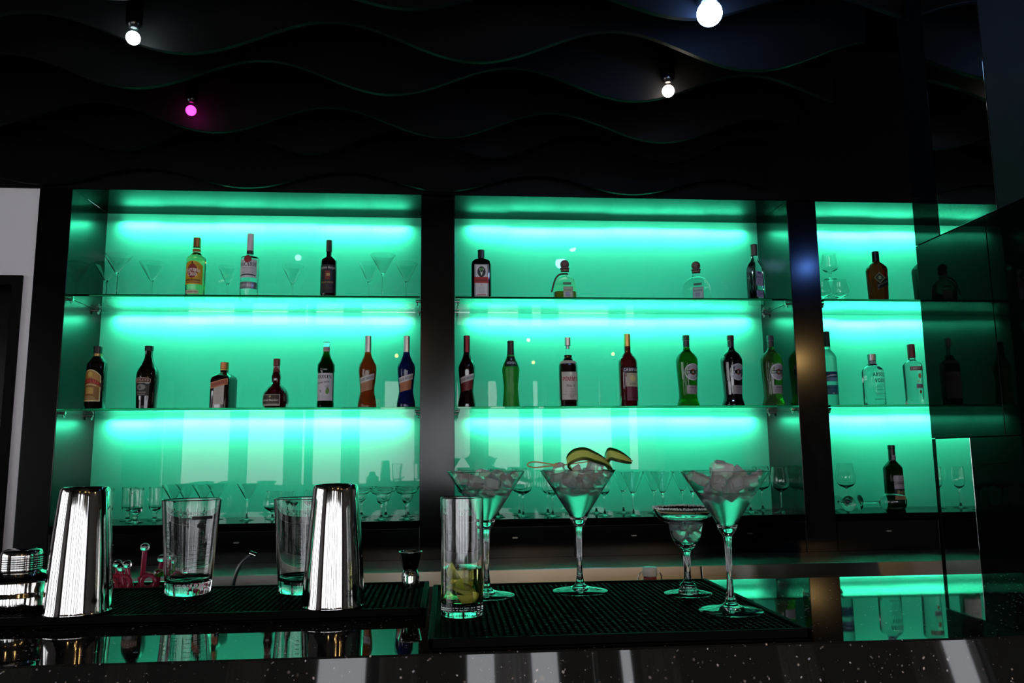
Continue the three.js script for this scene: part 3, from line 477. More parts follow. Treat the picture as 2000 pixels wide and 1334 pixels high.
bottle({ name: 'liqueur_bottle', label: 'round-bellied dark red orange liqueur bottle with wide brown label', group: G4, x: -0.776, y: S2, S: [[0, .047, .047, 2], ...roundSecs([[.003, .053], [.02, .0575], [.05, .058], [.078, .052], [.1, .036], [.115, .022], [.128, .0198], [.145, .0212], [.162, .0178], [.176, .0148]], 36), [.2, .0145, .0145, 2]], mat: std(lin(.035, .002, .002), .05, { transmission: 0, clearcoat: 1, clearcoatRoughness: .02 }), caps: [{ S: cyl(.198, .23, .0155), mat: std(lin(.16, .01, .01), .35) }],
  labels: [{ y0: .012, y1: .064, th: .78, at: -.25, mat: label(384, 256, '#b6aca2', (x, w, h) => { x.fillStyle = '#3a2c1c'; x.fillRect(14, 14, w - 28, h - 60); T(x, 'Grand Marnier', w / 2, h * .5, 62, '#e5dcc8', 'serif', true, w * .86); disc(x, w / 2, h * .2, 22, '#b9a070'); bars(x, h * .68, 1, 10, w * .5, w / 2, '#b9a070'); }) }, { name: 'neck_label', y0: .168, y1: .196, th: 2.4, mat: label(128, 96, '#b9afa8', (x, w, h) => { x.fillStyle = '#6a1512'; x.beginPath(); x.moveTo(20, h); x.lineTo(64, 0); x.lineTo(108, h); x.fill(); }) }] });
bottle({ name: 'syrup_bottle', label: 'tall dark green syrup bottle with white fruit label and clear pourer', group: G4, x: -0.553, y: S2, S: [[0, .036, .036, 2], [.003, .0385, .0385, 2], [.026, .0385, .0385, 2], [.032, .037, .037, 2], [.165, .037, .037, 2], [.172, .0395, .0395, 2], [.2, .0395, .0395, 2], ...smooth([[.0375, .206], [.027, .225], [.0175, .248], [.0148, .262]], 8).map(([r, y]) => [y, r, r, 2]), [.285, .0145, .0145, 2]], mat: tinted(.03, .28, .03, .02, { color: lin(.3, .5, .3) }), caps: [{ name: 'pourer', S: [[.285, .0125, .0125, 2], [.292, .0158, .0158, 2], [.308, .0158, .0158, 2], [.31, .012, .012, 2]], mat: M.glass }],
  labels: [{ y0: .036, y1: .162, th: 1.25, at: -.15, mat: label(384, 480, '#cfc7cc', (x, w, h) => { T(x, 'MONIN', w / 2, h * .14, 84, '#1c1a1e', 'serif'); x.save(); x.translate(w * .45, h * .34); x.rotate(-.12); T(x, 'Pomme verte', 0, 0, 54, '#2a2c2a', 'serif', true, w * .7); x.restore(); x.fillStyle = '#5e8f30'; x.beginPath(); x.ellipse(w * .7, h * .66, 36, 52, .2, 0, 7); x.fill(); x.strokeStyle = '#35501c'; x.lineWidth = 8; for (const a of [-.7, -.1, .5]) { x.beginPath(); x.moveTo(w * .7, h * .58); x.lineTo(w * .7 + 70 * Math.sin(a), h * .58 - 74 * Math.cos(a)); x.stroke(); } T(x, 'N', w * .34, h * .66, 70, '#3a3c3a', 'serif'); bars(x, h * .82, 4, 18, w * .6, w / 2, '#8a8488'); }) }, { name: 'neck_label', y0: .262, y1: .283, th: 2, mat: label(128, 128, '#b9a2a4', (x, w, h) => { for (let k = 0; k < 6; k++) { x.fillStyle = k % 2 ? '#7c2230' : '#e2d6d4'; x.fillRect(0, k * 22, w, 10); } }) }] });
const waist = k => [[0, .04 * k, .04 * k, 2], ...roundSecs([[.002, .042 * k], [.02, .0425 * k], [.055, .0365 * k], [.08, .0328 * k], [.12, .036 * k], [.17, .0405 * k], [.198, .039 * k], [.222, .028 * k], [.245, .0178], [.262, .0148]], 40), [.285, .0145, .0145, 2]];
const brizard = (strip, low) => [{ name: 'sash', y0: .122, y1: .15, th: .95, slant: .022, mat: label(352, 112, '#cfc6c2', (x, w, h) => { T(x, 'MARIE BRIZARD', w / 2, h / 2, 60, '#1d1a1c', 'serif', true, w * .92); }) }, { y0: .08, y1: .122, th: .85, at: -.05, slant: .014, mat: label(256, 192, strip, (x, w, h) => bars(x, 40, 6, 22, w * .7, w / 2, low)) }];
const twist = (o, liquid, caps, labs, k = 1) => bottle({ name: 'liqueur_bottle', y: S2, S: waist(k), mat: liquid, caps: caps || [{ S: cyl(.26, .337, .0152), mat: silver }], labels: labs, ...o });
twist({ label: 'narrow-waisted liqueur bottle with amber orange contents', group: G4, x: -0.364 }, tinted(.8, .2, .012, .03, { color: lin(.6, .16, .02), transmission: .8 }), null, brizard('#b07a52', '#5a3018'));
twist({ label: 'narrow-waisted liqueur bottle with deep blue contents next to the centre post', group: G4, x: -0.187 }, tinted(.004, .02, .2, .02, { color: lin(.02, .05, .4), transmission: .85 }), null, brizard('#b46a44', '#6a2c14'));
twist({ label: 'narrow-waisted liqueur bottle with dark red contents right of the centre post', group: G5, x: 0.094 }, deep(.008, .001, .002), [{ S: cyl(.26, .339, .0152), mat: metal(.2, .03, .04, .35) }], [...brizard('#7c1c20', '#3a0a0c')], 0.95);
// --- middle shelf, centre niche
bottle({ name: 'liqueur_bottle', label: 'bright green melon liqueur bottle with flared black neck', group: G5, x: 0.3, y: S2, S: [[0, .038, .038, 2], ...roundSecs([[.002, .04], [.03, .038], [.095, .034], [.15, .0385], [.182, .0405], [.205, .034], [.23, .0225], [.25, .0168]], 36), [.28, .0152, .0152, 2]], mat: std(lin(.006, .27, .01), .4), caps: [{ S: [[.246, .0176, .0176, 2], [.28, .0158, .0158, 2], [.314, .0156, .0156, 2], [.3155, .014, .014, 2]], mat: M.blackCap }],
  labels: [{ name: 'badge', y0: .192, y1: .24, th: .95, mat: label(256, 192, '#0a0e0b', (x, w, h) => { disc(x, w / 2, h * .3, 18, '#9aa0b4'); T(x, 'MIDORI', w / 2, h * .66, 60, '#c9cdd2', 'sans-serif', true, w * .7); }) }] });
bottle({ name: 'liqueur_bottle', label: 'dark gin cup bottle with cream label, red lettering and metal pourer', group: G5, x: 0.571, y: S2, S: std2(0.247, 0.0447, 0.196, 0.236, 0.0195), mat: deep(.012, .004, .004), caps: [{ name: 'pourer_tube', S: cyl(.246, .288, .0098), mat: M.glass }, { name: 'pourer', S: [[.278, .006, .006, 2], [.29, .007, .007, 2], [.293, .0145, .0145, 2], [.331, .0148, .0148, 2], [.332, .013, .013, 2]], mat: silver }],
  labels: [{ y0: .034, y1: .166, th: 1.02, at: .12, mat: label(352, 512, '#c9bcae', (x, w, h) => { frame(x, 8, 8, w - 16, h - 16, 6, '#7a6a58'); disc(x, w / 2, h * .07, 26, '#e9dfcc'); T(x, 'PIMM\'S', w / 2, h * .26, 112, '#a5241c', 'sans-serif', true, w * .88); x.fillStyle = '#6a5a50'; x.fillRect(20, h * .8, w - 40, 5); T(x, 'No. 1', w / 2, h * .5, 64, '#4a3c34', 'serif'); bars(x, h * .6, 4, 26, w * .6, w / 2, '#a09080', 4); T(x, 'CUP', w / 2, h * .88, 54, '#8a6a4a', 'serif'); }) }, { name: 'shoulder_band', y0: .205, y1: .22, th: 1.5, mat: label(64, 32, '#b7ada0', () => {}) }] });
bottle({ name: 'aperitif_bottle', label: 'red bitter aperitif bottle with gold cap and white lettering', group: G5, x: 0.858, y: S2, S: std2(0.29, 0.0447, 0.212, 0.262, 0.0158), mat: std(lin(.14, .006, .008), .04, { transmission: .5, thickness: .01, attenuationColor: lin(.6, .01, .01), attenuationDistance: .03, clearcoat: 1, clearcoatRoughness: .02 }), caps: [{ S: cyl(.286, .349, .0155), mat: gold }],
  labels: [{ name: 'name_band', y0: .163, y1: .187, th: .95, at: .2, mat: label(320, 96, '#17090c', (x, w, h) => T(x, 'CAMPARI', w / 2, h / 2, 80, '#d8d4da', 'sans-serif', true, w * .96)) }, { y0: .095, y1: .16, th: .72, at: .32, mat: label(224, 224, '#b5aa90', (x, w, h) => { disc(x, w / 2, h * .4, 52, '#d6c684'); T(x, 'BITTER', w / 2, h * .82, 36, '#6a5a30', 'serif'); }) }, { name: 'foot_label', y0: .03, y1: .093, th: .72, at: .32, mat: label(224, 224, '#6a1c38', (x, w, h) => T(x, 'CAMPARI', w / 2, h * .8, 44, '#2a0612', 'sans-serif', true, w * .8)) }] });
const verS = [[0, .049, .049, 2], ...roundSecs([[.002, .051], [.014, .0515], [.047, .0432], [.1, .0448], [.16, .0485], [.205, .0508], [.23, .0492], [.252, .038], [.27, .0205], [.284, .015]], 44), [.32, .0145, .0145, 2]];
function vermouth(label_, x, mat, capColor, sub, word) {
  bottle({ name: 'vermouth_bottle', label: label_, group: G5, x, y: S2, S: verS, mat, caps: [{ S: cyl(.318, .344, .0165), mat: std(lin(...capColor), .35) }, { name: 'neck_sleeve', S: cyl(.288, .317, .0152), mat: std(lin(.02, .02, .025), .3) }, { name: 'cap_ring', S: cyl(.3165, .3185, .0168), mat: silver }],
    labels: [{ name: 'round_label', y0: .123, y1: .204, th: .86, at: .3, disc: true, mat: label(352, 352, '#b9b3b6', (x, w) => { disc(x, 176, 176, 172, '#cfcacc'); disc(x, 176, 176, 150, '#b4aeb2'); disc(x, 176, 176, 62, '#8f2a1c'); x.fillStyle = '#15131a'; x.fillRect(26, 142, 300, 68); T(x, word, 176, 178, 60, '#e2dfe2', 'sans-serif', true, 284); bars(x, 54, 3, 22, 110, 176, '#7d777c', 5); bars(x, 264, 3, 22, 120, 176, '#7d777c', 5); }) },
      { name: 'foot_label', y0: .06, y1: .1, th: .72, at: .34, mat: label(256, 128, '#a49a98', (x, w, h) => { T(x, sub, w / 2, h * .26, 34, '#3a3436'); bars(x, h * .48, 4, 16, w * .8, w / 2, '#7a7072', 4); }) }] });
}
vermouth('green vermouth bottle with round label, leftmost of the three round-labelled bottles', 1.145, tinted(.1, .6, .05, .035, { color: lin(.05, .36, .03), transmission: .9 }), [.008, .05, .02], 'EXTRA DRY', 'MARTINI&ROSSI');
vermouth('almost black vermouth bottle with round label and dark red cap', 1.364, deep(.004, .0025, .002), [.05, .008, .006], 'ROSSO', 'MARTINI');
vermouth('pale olive vermouth bottle with round label beside the right post', 1.562, tinted(.35, .62, .2, .05, { color: lin(.3, .55, .15), transmission: .92 }), [.03, .035, .05], 'BIANCO', 'MARTINI&ROSSI');
// --- middle right shelf
bottle({ name: 'vodka_bottle', label: 'tall frosted vodka bottle with dark blue cap, half behind the right post', group: G6, x: 1.843, y: S2, S: std2(0.3, 0.0412, 0.232, 0.276, 0.0162), mat: glassOf({ roughness: .35, attenuationColor: lin(.6, .9, .9), attenuationDistance: .2, ior: 1.36 }), caps: [{ S: cyl(.29, .364, .0172), mat: std(lin(.006, .009, .02), .35) }],
  labels: [{ y0: .118, y1: .165, th: 1, mat: label(256, 160, '#1d4a68', (x, w, h) => { x.fillStyle = '#7fa8b8'; x.fillRect(0, h * .6, w, h * .4); x.fillStyle = '#e0e8ee'; x.beginPath(); x.moveTo(20, 90); x.quadraticCurveTo(100, 20, 230, 60); x.quadraticCurveTo(120, 70, 20, 90); x.fill(); }) }, { name: 'foot_label', y0: .055, y1: .1, th: .9, mat: label(256, 160, '#3c8e94', (x, w, h) => { T(x, 'GREY GOOSE', w / 2, h * .3, 46, '#0f2f44', 'serif', true, w * .9); T(x, 'VODKA', w / 2, h * .62, 36, '#0f2f44', 'serif'); x.fillStyle = '#20346a'; x.fillRect(w * .3, h * .82, 34, 14); x.fillStyle = '#ddd'; x.fillRect(w * .3 + 34, h * .82, 34, 14); x.fillStyle = '#a02028'; x.fillRect(w * .3 + 68, h * .82, 34, 14); }) }] });
const clearPrint = (w, h, draw) => { const c = document.createElement('canvas'); c.width = w; c.height = h; const x = c.getContext('2d'); x.clearRect(0, 0, w, h); draw(x, w, h); const t = new THREE.CanvasTexture(c); t.colorSpace = THREE.SRGBColorSpace; return new THREE.MeshStandardMaterial({ map: t, transparent: true, roughness: .5 }); };
bottle({ name: 'vodka_bottle', label: 'short-necked clear vodka bottle with blue printed lettering', group: G6, x: 2.068, y: S2, S: std2(0.22, 0.0505, 0.165, 0.208, 0.0172), mat: glassOf({ ior: 1.36, attenuationColor: lin(.8, .97, .95), attenuationDistance: .25 }), caps: [{ S: cyl(.22, .253, .0192), mat: silver }, { name: 'cap_ring', S: cyl(.206, .2185, .0186), mat: std(lin(.35, .42, .4), .3) }],
  labels: [{ name: 'print', y0: .02, y1: .165, th: .85, at: .3, mat: clearPrint(320, 448, (x, w, h) => { T(x, 'ABSOLUT', w / 2, h * .1, 76, '#15355e', 'sans-serif', true, w * .98); T(x, 'VODKA', w / 2, h * .3, 76, '#15355e', 'sans-serif', true, w * .86); bars(x, h * .46, 9, 20, w * .86, w / 2, '#2c4a6a', 4); T(x, 'COUNTRY OF SWEDEN', w / 2, h * .93, 28, '#2c4a6a'); }) }, { name: 'seal', y0: .172, y1: .19, th: .38, at: .35, disc: true, mat: label(64, 64, '#5d7f84', (x) => disc(x, 32, 32, 18, '#34545c')) }] });
bottle({ name: 'vodka_bottle', label: 'clear vodka bottle with red cap and red shoulder band by the column', group: G6, x: 2.272, y: S2, S: [[0, .042, .042, 2], [.003, .044, .044, 2], [.022, .044, .044, 2], [.03, .041, .041, 2], ...std2(0.24, 0.044, 0.195, 0.226, 0.0165).slice(3).map(s => s)].filter((s, i, a) => !i || s[0] > a[i - 1][0]), mat: glassOf({ ior: 1.36, attenuationColor: lin(.85, .97, .93), attenuationDistance: .25 }), caps: [{ S: cyl(.235, .302, .0175), mat: std(lin(.16, .008, .012), .35) }],
  labels: [{ name: 'name_band', y0: .17, y1: .19, th: .95, at: .15, mat: label(320, 80, '#5c0f16', (x, w, h) => { frame(x, 4, 4, w - 8, h - 8, 6, '#c9b089'); T(x, 'SMIRNOFF', w / 2, h / 2, 60, '#e4dcd2', 'sans-serif', true, w * .9); }) }, { y0: .045, y1: .165, th: .62, at: .2, mat: clearPrint(224, 384, (x, w, h) => { disc(x, w / 2, h * .18, 40, '#c9b27a'); T(x, 'No. 21', w / 2, h * .4, 44, '#d9c890'); x.fillStyle = '#9a9aa2'; x.fillRect(w * .12, h * .5, w * .76, h * .18); T(x, 'VODKA', w / 2, h * .59, 44, '#6a2a2a'); disc(x, w / 2, h * .82, 28, '#a5452c'); }) }] });
// --- right ledge
bottle({ name: 'wine_bottle', label: 'dark green wine bottle with pale landscape label on the right ledge', group: undefined, x: 2.19, y: LG, z: -3.8, S: std2(0.3, 0.0448, 0.192, 0.236, 0.0152), mat: tinted(.05, .2, .015, .03, { color: lin(.5, .7, .4), ior: 1.4 }), caps: [{ name: 'capsule', S: [[.235, .0165, .0165, 2], [.29, .0158, .0158, 2], [.292, .0172, .0172, 2], [.31, .017, .017, 2], [.311, .015, .015, 2]], mat: M.blackCap }],
  labels: [{ y0: .1, y1: .164, th: .85, at: .35, mat: label(288, 224, '#bcb2b4', (x, w, h) => { x.strokeStyle = '#5a4a4e'; x.lineWidth = 4; for (let k = 0; k < 5; k++) { x.beginPath(); x.moveTo(0, h * (.5 + .05 * k)); for (let q = 0; q <= 8; q++) x.lineTo(w * q / 8, h * (.5 + .06 * k) - 16 * Math.abs(Math.sin(q * 1.3 + k))); x.stroke(); } x.fillStyle = '#4a4048'; x.fillRect(w * .72, 20, 30, 26); x.fillRect(w * .2, h * .55, w * .5, 12); }) }, { name: 'name_band', y0: .07, y1: .0995, th: .85, at: .35, mat: label(288, 112, '#16241c', (x, w, h) => { T(x, 'Dalat', w / 2, h / 2, 76, '#d3b67c', 'serif'); }) }, { name: 'foot_label', y0: .048, y1: .0695, th: .85, at: .35, mat: label(288, 80, '#b58e5e', (x, w, h) => { bars(x, 28, 2, 24, w * .6, w / 2, '#7a5a32', 5); }) }, { name: 'neck_seal', y0: .24, y1: .262, th: 1, at: .5, off: .0022, mat: label(96, 96, '#a89aa2', (x) => disc(x, 48, 48, 26, '#7a6a72')) }] });

// ================================================================ things on the bar counter
// --- shaker tins, upside down
function tinGeo() { return lathe([[0, 0.1655], [0.024, 0.1655], [0.0265, 0.168], ...smooth([[0.0285, 0.1688], [0.0305, 0.167], [0.0318, 0.162]], 6), ...smooth([[0.0325, 0.156], [0.0365, 0.11], [0.0408, 0.05], [0.0435, 0.006]], 8), [0.0447, 0.003], [0.0447, 0.001], [0.0435, 0], [0.0425, 0.002], [0.0395, 0.05], [0.03, 0.16], [0, 0.1625]], 96); }
const tg = tinGeo();
{ const a = thing('shaker_tin', 'tall upside-down polished steel shaker tin at left', 'shaker', [-0.503, MT, -1.175], 0, 'steel shaker tins'); mesh('tin', tg, M.steel, a);
  const b = thing('shaker_tin', 'upside-down polished steel shaker tin beside the jigger', 'shaker', [-0.158, MT, -1.175], 0, 'steel shaker tins'); mesh('tin', tg, M.steel, b); }
// --- cobbler shaker top at the left edge
{ const t = thing('cocktail_shaker', 'ribbed steel shaker lid with screw cap at the left edge', 'shaker', [-0.606, MT, -1.225]);
  mesh('strainer_lid', lathe([[0, 0], [0.05, 0], [0.052, 0.002], [0.052, 0.018], [0.0505, 0.02], [0.0505, 0.024], [0.049, 0.026], [0.049, 0.038], ...smooth([[0.047, 0.041], [0.036, 0.047], [0.028, 0.05], [0.0265, 0.052]], 8), [0, 0.052]], 72), M.steel, t);
  const ribs = [[0, 0.0521], [0.0268, 0.0521]]; for (let k = 0; k < 6; k++) ribs.push([0.0268, 0.054 + k * 0.003], [0.0262, 0.0552 + k * 0.003], [0.0268, 0.0564 + k * 0.003]);
  ribs.push(...smooth([[0.0265, 0.074], [0.0245, 0.079], [0.018, 0.081], [0.006, 0.0815]], 8), [0, 0.0815]); mesh('cap', lathe(ribs, 72), M.steel, t); }
// --- mixing glasses with printed scale
const mixGeo = lathe([[0, 0], [0.031, 0], [0.033, 0.002], [0.0342, 0.012], [0.0352, 0.026], [0.044, 0.142], [0.0437, 0.1437], [0.0424, 0.1437], [0.042, 0.142], [0.0328, 0.026], [0.031, 0.019], [0, 0.017]], 72);
const mixS = [[0.026, 0.0352], [0.142, 0.044]].map(([y, r]) => [y, r, r, 2]);
const scalePrint = clearPrint(512, 640, (x, w, h) => {
  x.fillStyle = '#050505'; x.strokeStyle = '#050505'; x.fillRect(300, 20, 200, 36); x.lineWidth = 4;
  x.strokeRect(150, 20, 52, 600); x.beginPath(); x.moveTo(262, 20); x.lineTo(262, 620); x.stroke();
  for (let k = 0; k < 14; k++) { const y = 70 + k * 40; x.beginPath(); x.moveTo(150, y); x.lineTo(202, y); x.stroke(); T(x, k ? String(13 - k + 1) : 'oz', 176, y - 20, 28, '#050505'); }
  for (let k = 0; k < 52; k++) x.fillRect(262, 30 + k * 11, k % 5 ? 14 : 24, 3);
  T(x, 'ml', 232, 50, 30, '#050505');
  disc(x, 380, 120, 32, '#050505'); x.lineWidth = 6; x.beginPath(); x.moveTo(392, 150); x.lineTo(412, 210); x.stroke();
  for (let k = 0; k < 9; k++) { const y = 250 + k * 44; x.lineWidth = 3; x.beginPath(); x.moveTo(276, y); x.lineTo(500, y - 12); x.stroke(); bars(x, y - 28, 1, 10, 120, 410, '#050505', 8); }
  x.save(); x.translate(118, 330); x.rotate(-Math.PI / 2); T(x, 'SWEET & SOUR MIX  LIME JUICE', 0, 0, 28, '#050505'); x.restore();
  for (let k = 0; k < 12; k++) bars(x, 90 + k * 44, 1, 10, 60, 50, '#050505', 6);
});
for (const [x, z, turn, say] of [[-0.399, -1.312, 0.15, 'glass mixing pint with printed measuring scale, in front of the left ledge glasses'], [-0.226, -1.302, 0.9, 'glass mixing pint half hidden behind the right shaker tin']]) {
  const t = thing('mixing_glass', say, 'mixing glass', [x, MT, z], 0, 'mixing glasses on the left bar mat');
  mesh('glass', mixGeo, M.glass, t); mesh('scale_print', patch(mixS, { y0: 0.032, y1: 0.122, th: 1.0, at: turn, off: 0.0004 }), scalePrint, t);
}
// --- jigger
{ const t = thing('jigger', 'small two-ended steel jigger beside the right shaker tin', 'jigger', [-0.057, MT, -1.318]);
  mesh('lower_cup', lathe([[0, 0.001], [0.0125, 0.001], [0.0142, 0], [0.0146, 0.001], [0.0142, 0.018], [0.0118, 0.025], [0.0108, 0.0272], [0, 0.0272]], 56), M.steel, t);
  mesh('upper_cup', lathe([[0, 0.0272], [0.0108, 0.0272], [0.012, 0.03], [0.0185, 0.0555], [0.0187, 0.0562], [0.0178, 0.0562], [0.0172, 0.055], [0.0105, 0.031], [0, 0.03]], 56), M.steel, t); }
// --- plastic swizzle figures in a black bin
{ const b = thing('garnish_bin', 'black open bin behind the left bar mat holding plastic swizzle sticks', 'bin', [-0.515, 0.82, -1.452]);
  mesh('wall', mergeGeometries([box(-.085, .085, 0, .285, .036, .04), box(-.085, .085, 0, .285, -.04, -.036), box(-.085, -.081, 0, .285, -.036, .036), box(.081, .085, 0, .285, -.036, .036)]), M.blackSatin, b);
  mesh('bottom', box(-.081, .081, 0, .25, -.036, .036), M.blackMatt, b);
  const pink = std(lin(.75, .06, .16), .1, { transmission: .55, thickness: .004, ior: 1.49 }), green = std(lin(.08, .5, .03), .1, { transmission: .55, thickness: .004, ior: 1.49 });
  const ball = new THREE.SphereGeometry(.0075, 18, 12), clear = glassOf({ ior: 1.49, attenuationColor: lin(1, .85, .9), attenuationDistance: .03 });
  const kinds = [[-.045, .035, 0, .0, 0], [-.028, .03, .008, -.2, 1], [-.006, .062, 0, .05, 2], [-.012, .035, .01, -.3, 3], [.012, .042, -.005, .25, 4], [.024, .02, .012, .1, 5], [.046, .036, 0, -.15, 6], [.062, .02, .008, .35, 7]];
  const wordsAt = ['at the left end', 'second from the left, leaning', 'tallest in the middle', 'curled in front of the tallest', 'right of the tallest', 'short one in front of the green', '', 'at the right end'];
  kinds.forEach(([dx, h, dz, lean, k]) => {
    const isG = k === 6, t = thing('swizzle_stick', isG ? 'green plastic swizzle stick with ball end in the black bin' : `pink ball-ended swizzle stick, ${wordsAt[k]} of the bin`, 'swizzle stick', [-0.515 + dx, 1.07, -1.452 + dz], 0, 'plastic swizzle sticks in the bin');
    const ex = h * Math.sin(lean);
    mesh('stem', tube([[ex * .2, .001, 0], [ex * .1, .02, 0], [ex, .032 + h * .5, 0], [ex * 1.3, .03 + h, 0]], .0042, 24, 10), isG ? green : pink, t);
    mesh('ball', ball.clone().translate(ex * 1.35, .036 + h, 0), clear, t);
    mesh('curl', new THREE.TorusGeometry(.0115, .0036, 10, 24, 5).rotateZ(k).translate(ex * .5 - .012, .042, .004), isG ? green : pink, t);
  });
}
// --- slim tap behind the mat
{ const t = thing('tap', 'slim dark gooseneck tap behind the mixing glass', 'tap', [-0.37, 0.82, -1.46]);
  mesh('spout', tube([[0, 0, 0], [0, .2, 0], [.001, .275, 0], [.006, .3, 0], [.016, .32, 0], [.03, .331, 0]], .0034, 40, 10), metal(.12, .13, .12, .3), t); mesh('tip', new THREE.CylinderGeometry(.0042, .0046, .012, 14).rotateZ(1.2).translate(.033, .332, 0), M.steel, t); mesh('base', lathe([[0, 0], [.018, 0], [.018, .008], [.008, .014], [0, .014]], 24), M.steelBrushed, t); }
// --- swing-top bottle
{ const t = thing('swing_top_bottle', 'glass bottle with white swing stopper behind the right bar mat', 'bottle', [0.375, 0.82, -1.49]);
  mesh('body', loft(std2(.268, .035, .17, .225, .0145), 36), glassOf({ attenuationColor: lin(.6, .9, .75), attenuationDistance: .05 }), t);
  mesh('gasket', new THREE.CylinderGeometry(.0118, .0125, .006, 24).translate(0, .271, 0), std(lin(.35, .02, .015), .5), t);
  mesh('stopper', lathe([[0, .274], [.0108, .274], [.0132, .277], [.0136, .288], [.0125, .2915], [0, .2925]], 32), std(lin(.72, .7, .66), .3), t);
  mesh('wire', mergeGeometries([tube([[-.0125, .283, 0], [-.019, .281, 0], [-.023, .265, 0], [-.026, .235, .004]], .0011, 20, 6), tube([[.0125, .283, 0], [.019, .281, 0], [.022, .265, 0], [.0155, .235, .004]], .0011, 20, 6)]), M.steel, t); }

// --- cocktails
const frost = glassOf({ roughness: 0.05 });
const drinkGlass = lathe([[0, 0], [0.0415, 0], [0.042, 0.0008], [0.0415, 0.0018], ...smooth([[0.034, 0.0035], [0.018, 0.0062], [0.0095, 0.0095], [0.0068, 0.0145], [0.0047, 0.026], [0.0038, 0.044], [0.004, 0.07], [0.0047, 0.087], [0.0062, 0.097], [0.0094, 0.101]], 26), [0.0115, 0.1055], [0.0152, 0.1166], [0.059, 0.1828], [0.0591, 0.1834], [0.0583, 0.1836], [0.0578, 0.183], [0.0142, 0.1175], [0.0115, 0.112], [0.007, 0.1092], [0, 0.1085]], 80);
const cloudy = glassOf({ ior: 1.34, roughness: 0.22, attenuationColor: lin(.75, .95, .9), attenuationDistance: .12 });
const ice = glassOf({ ior: 1.31, roughness: 0.18, transmission: 0.7 });
const iceGeos = [0, 1, 2, 3].map(k => {
  const g = new RoundedBoxGeometry(.022, .018, .02, 3, .005), p = g.attributes.position;
  for (let i = 0; i < p.count; i++) { const x = p.getX(i), y = p.getY(i), z = p.getZ(i), n = .0022 * Math.sin(x * 310 + k * 2.1) * Math.cos(z * 280 + k) + .0016 * Math.sin(y * 420 + k * 3 + z * 190); p.setXYZ(i, x + n, y + n * .8, z - n * .7); }
  g.computeVertexNormals(); return g;
});
function iceCube(pos, k, scale, label_, group) {
  const m = single('ice_cube', iceGeos[k % 4], ice, label_, 'ice cube', group); m.position.set(...pos); m.rotation.set(rr(-.6, .6), rr(0, 6), rr(-.6, .6)); m.scale.setScalar(scale); return m;
}
const places = ['low at the left', 'low at the right', 'low at the front', 'low at the back', 'small at the left rim', 'small at the right rim', 'upper left', 'upper front left', 'upper front right', 'upper right', 'upper back left', 'upper back middle', 'upper back right', 'on top left of middle', 'on top right of middle', 'crowning the heap at the left', 'crowning the heap at the right'];
function cocktail([x, z], label_, iceWord, level, cubes) {
  const t = thing('martini_glass', label_, 'cocktail', [x, MT, z], 0, 'filled martini glasses on the bar mat'); mesh('glass', drinkGlass, frost, t);
  const rAt = y => 0.0142 + (y - 0.1175) * (0.0578 - 0.0142) / (0.183 - 0.1175);
  mesh('drink', lathe([[0, .1087], [.007, .1094], [.0116, .1124], [.0143, .1177], [rAt(level) + .0002, level], [rAt(level) - .002, level + .0004], [0, level + .0002]], 64), cloudy, t);
  cubes.forEach(([dx, dy, dz, s], k) => iceCube([x + dx, MT + dy, z + dz], k, s, `ice cube in ${iceWord}, ${places[k]}`, `ice cubes in ${iceWord}`));
}
const heap = (tall) => [[-.02, .16, .004, .85], [.02, .16, .002, .85], [0, .158, .02, .85], [0, .159, -.02, .85], [-.043, .177, -.006, .62], [.043, .177, .004, .62], [-.034, .172, .004, .8], [-.016, .168, .018, .95], [.008, .167, .02, 1], [.03, .17, .012, .85], [-.022, .17, -.018, .9], [.004, .168, -.016, 1], [.027, .171, -.014, .85], [-.006, .178, .002, tall], [.016, .178, .004, tall * .9]];
cocktail([0.06, -1.225], 'iced cocktail in a frosted martini glass behind the tall lime drink', 'the left martini glass', .157, heap(.8));
cocktail([0.204, -1.245], 'iced cocktail in a martini glass garnished with a cucumber ribbon', 'the garnished martini glass', .157, [...heap(1), [-.03, .186, .004, .8], [.026, .187, .006, 1]]);
cocktail([0.376, -1.066], 'iced cocktail in the nearest martini glass at the right of the mat', 'the right martini glass', .155, [...heap(1.05), [-.006, .184, .004, 1.35]]);
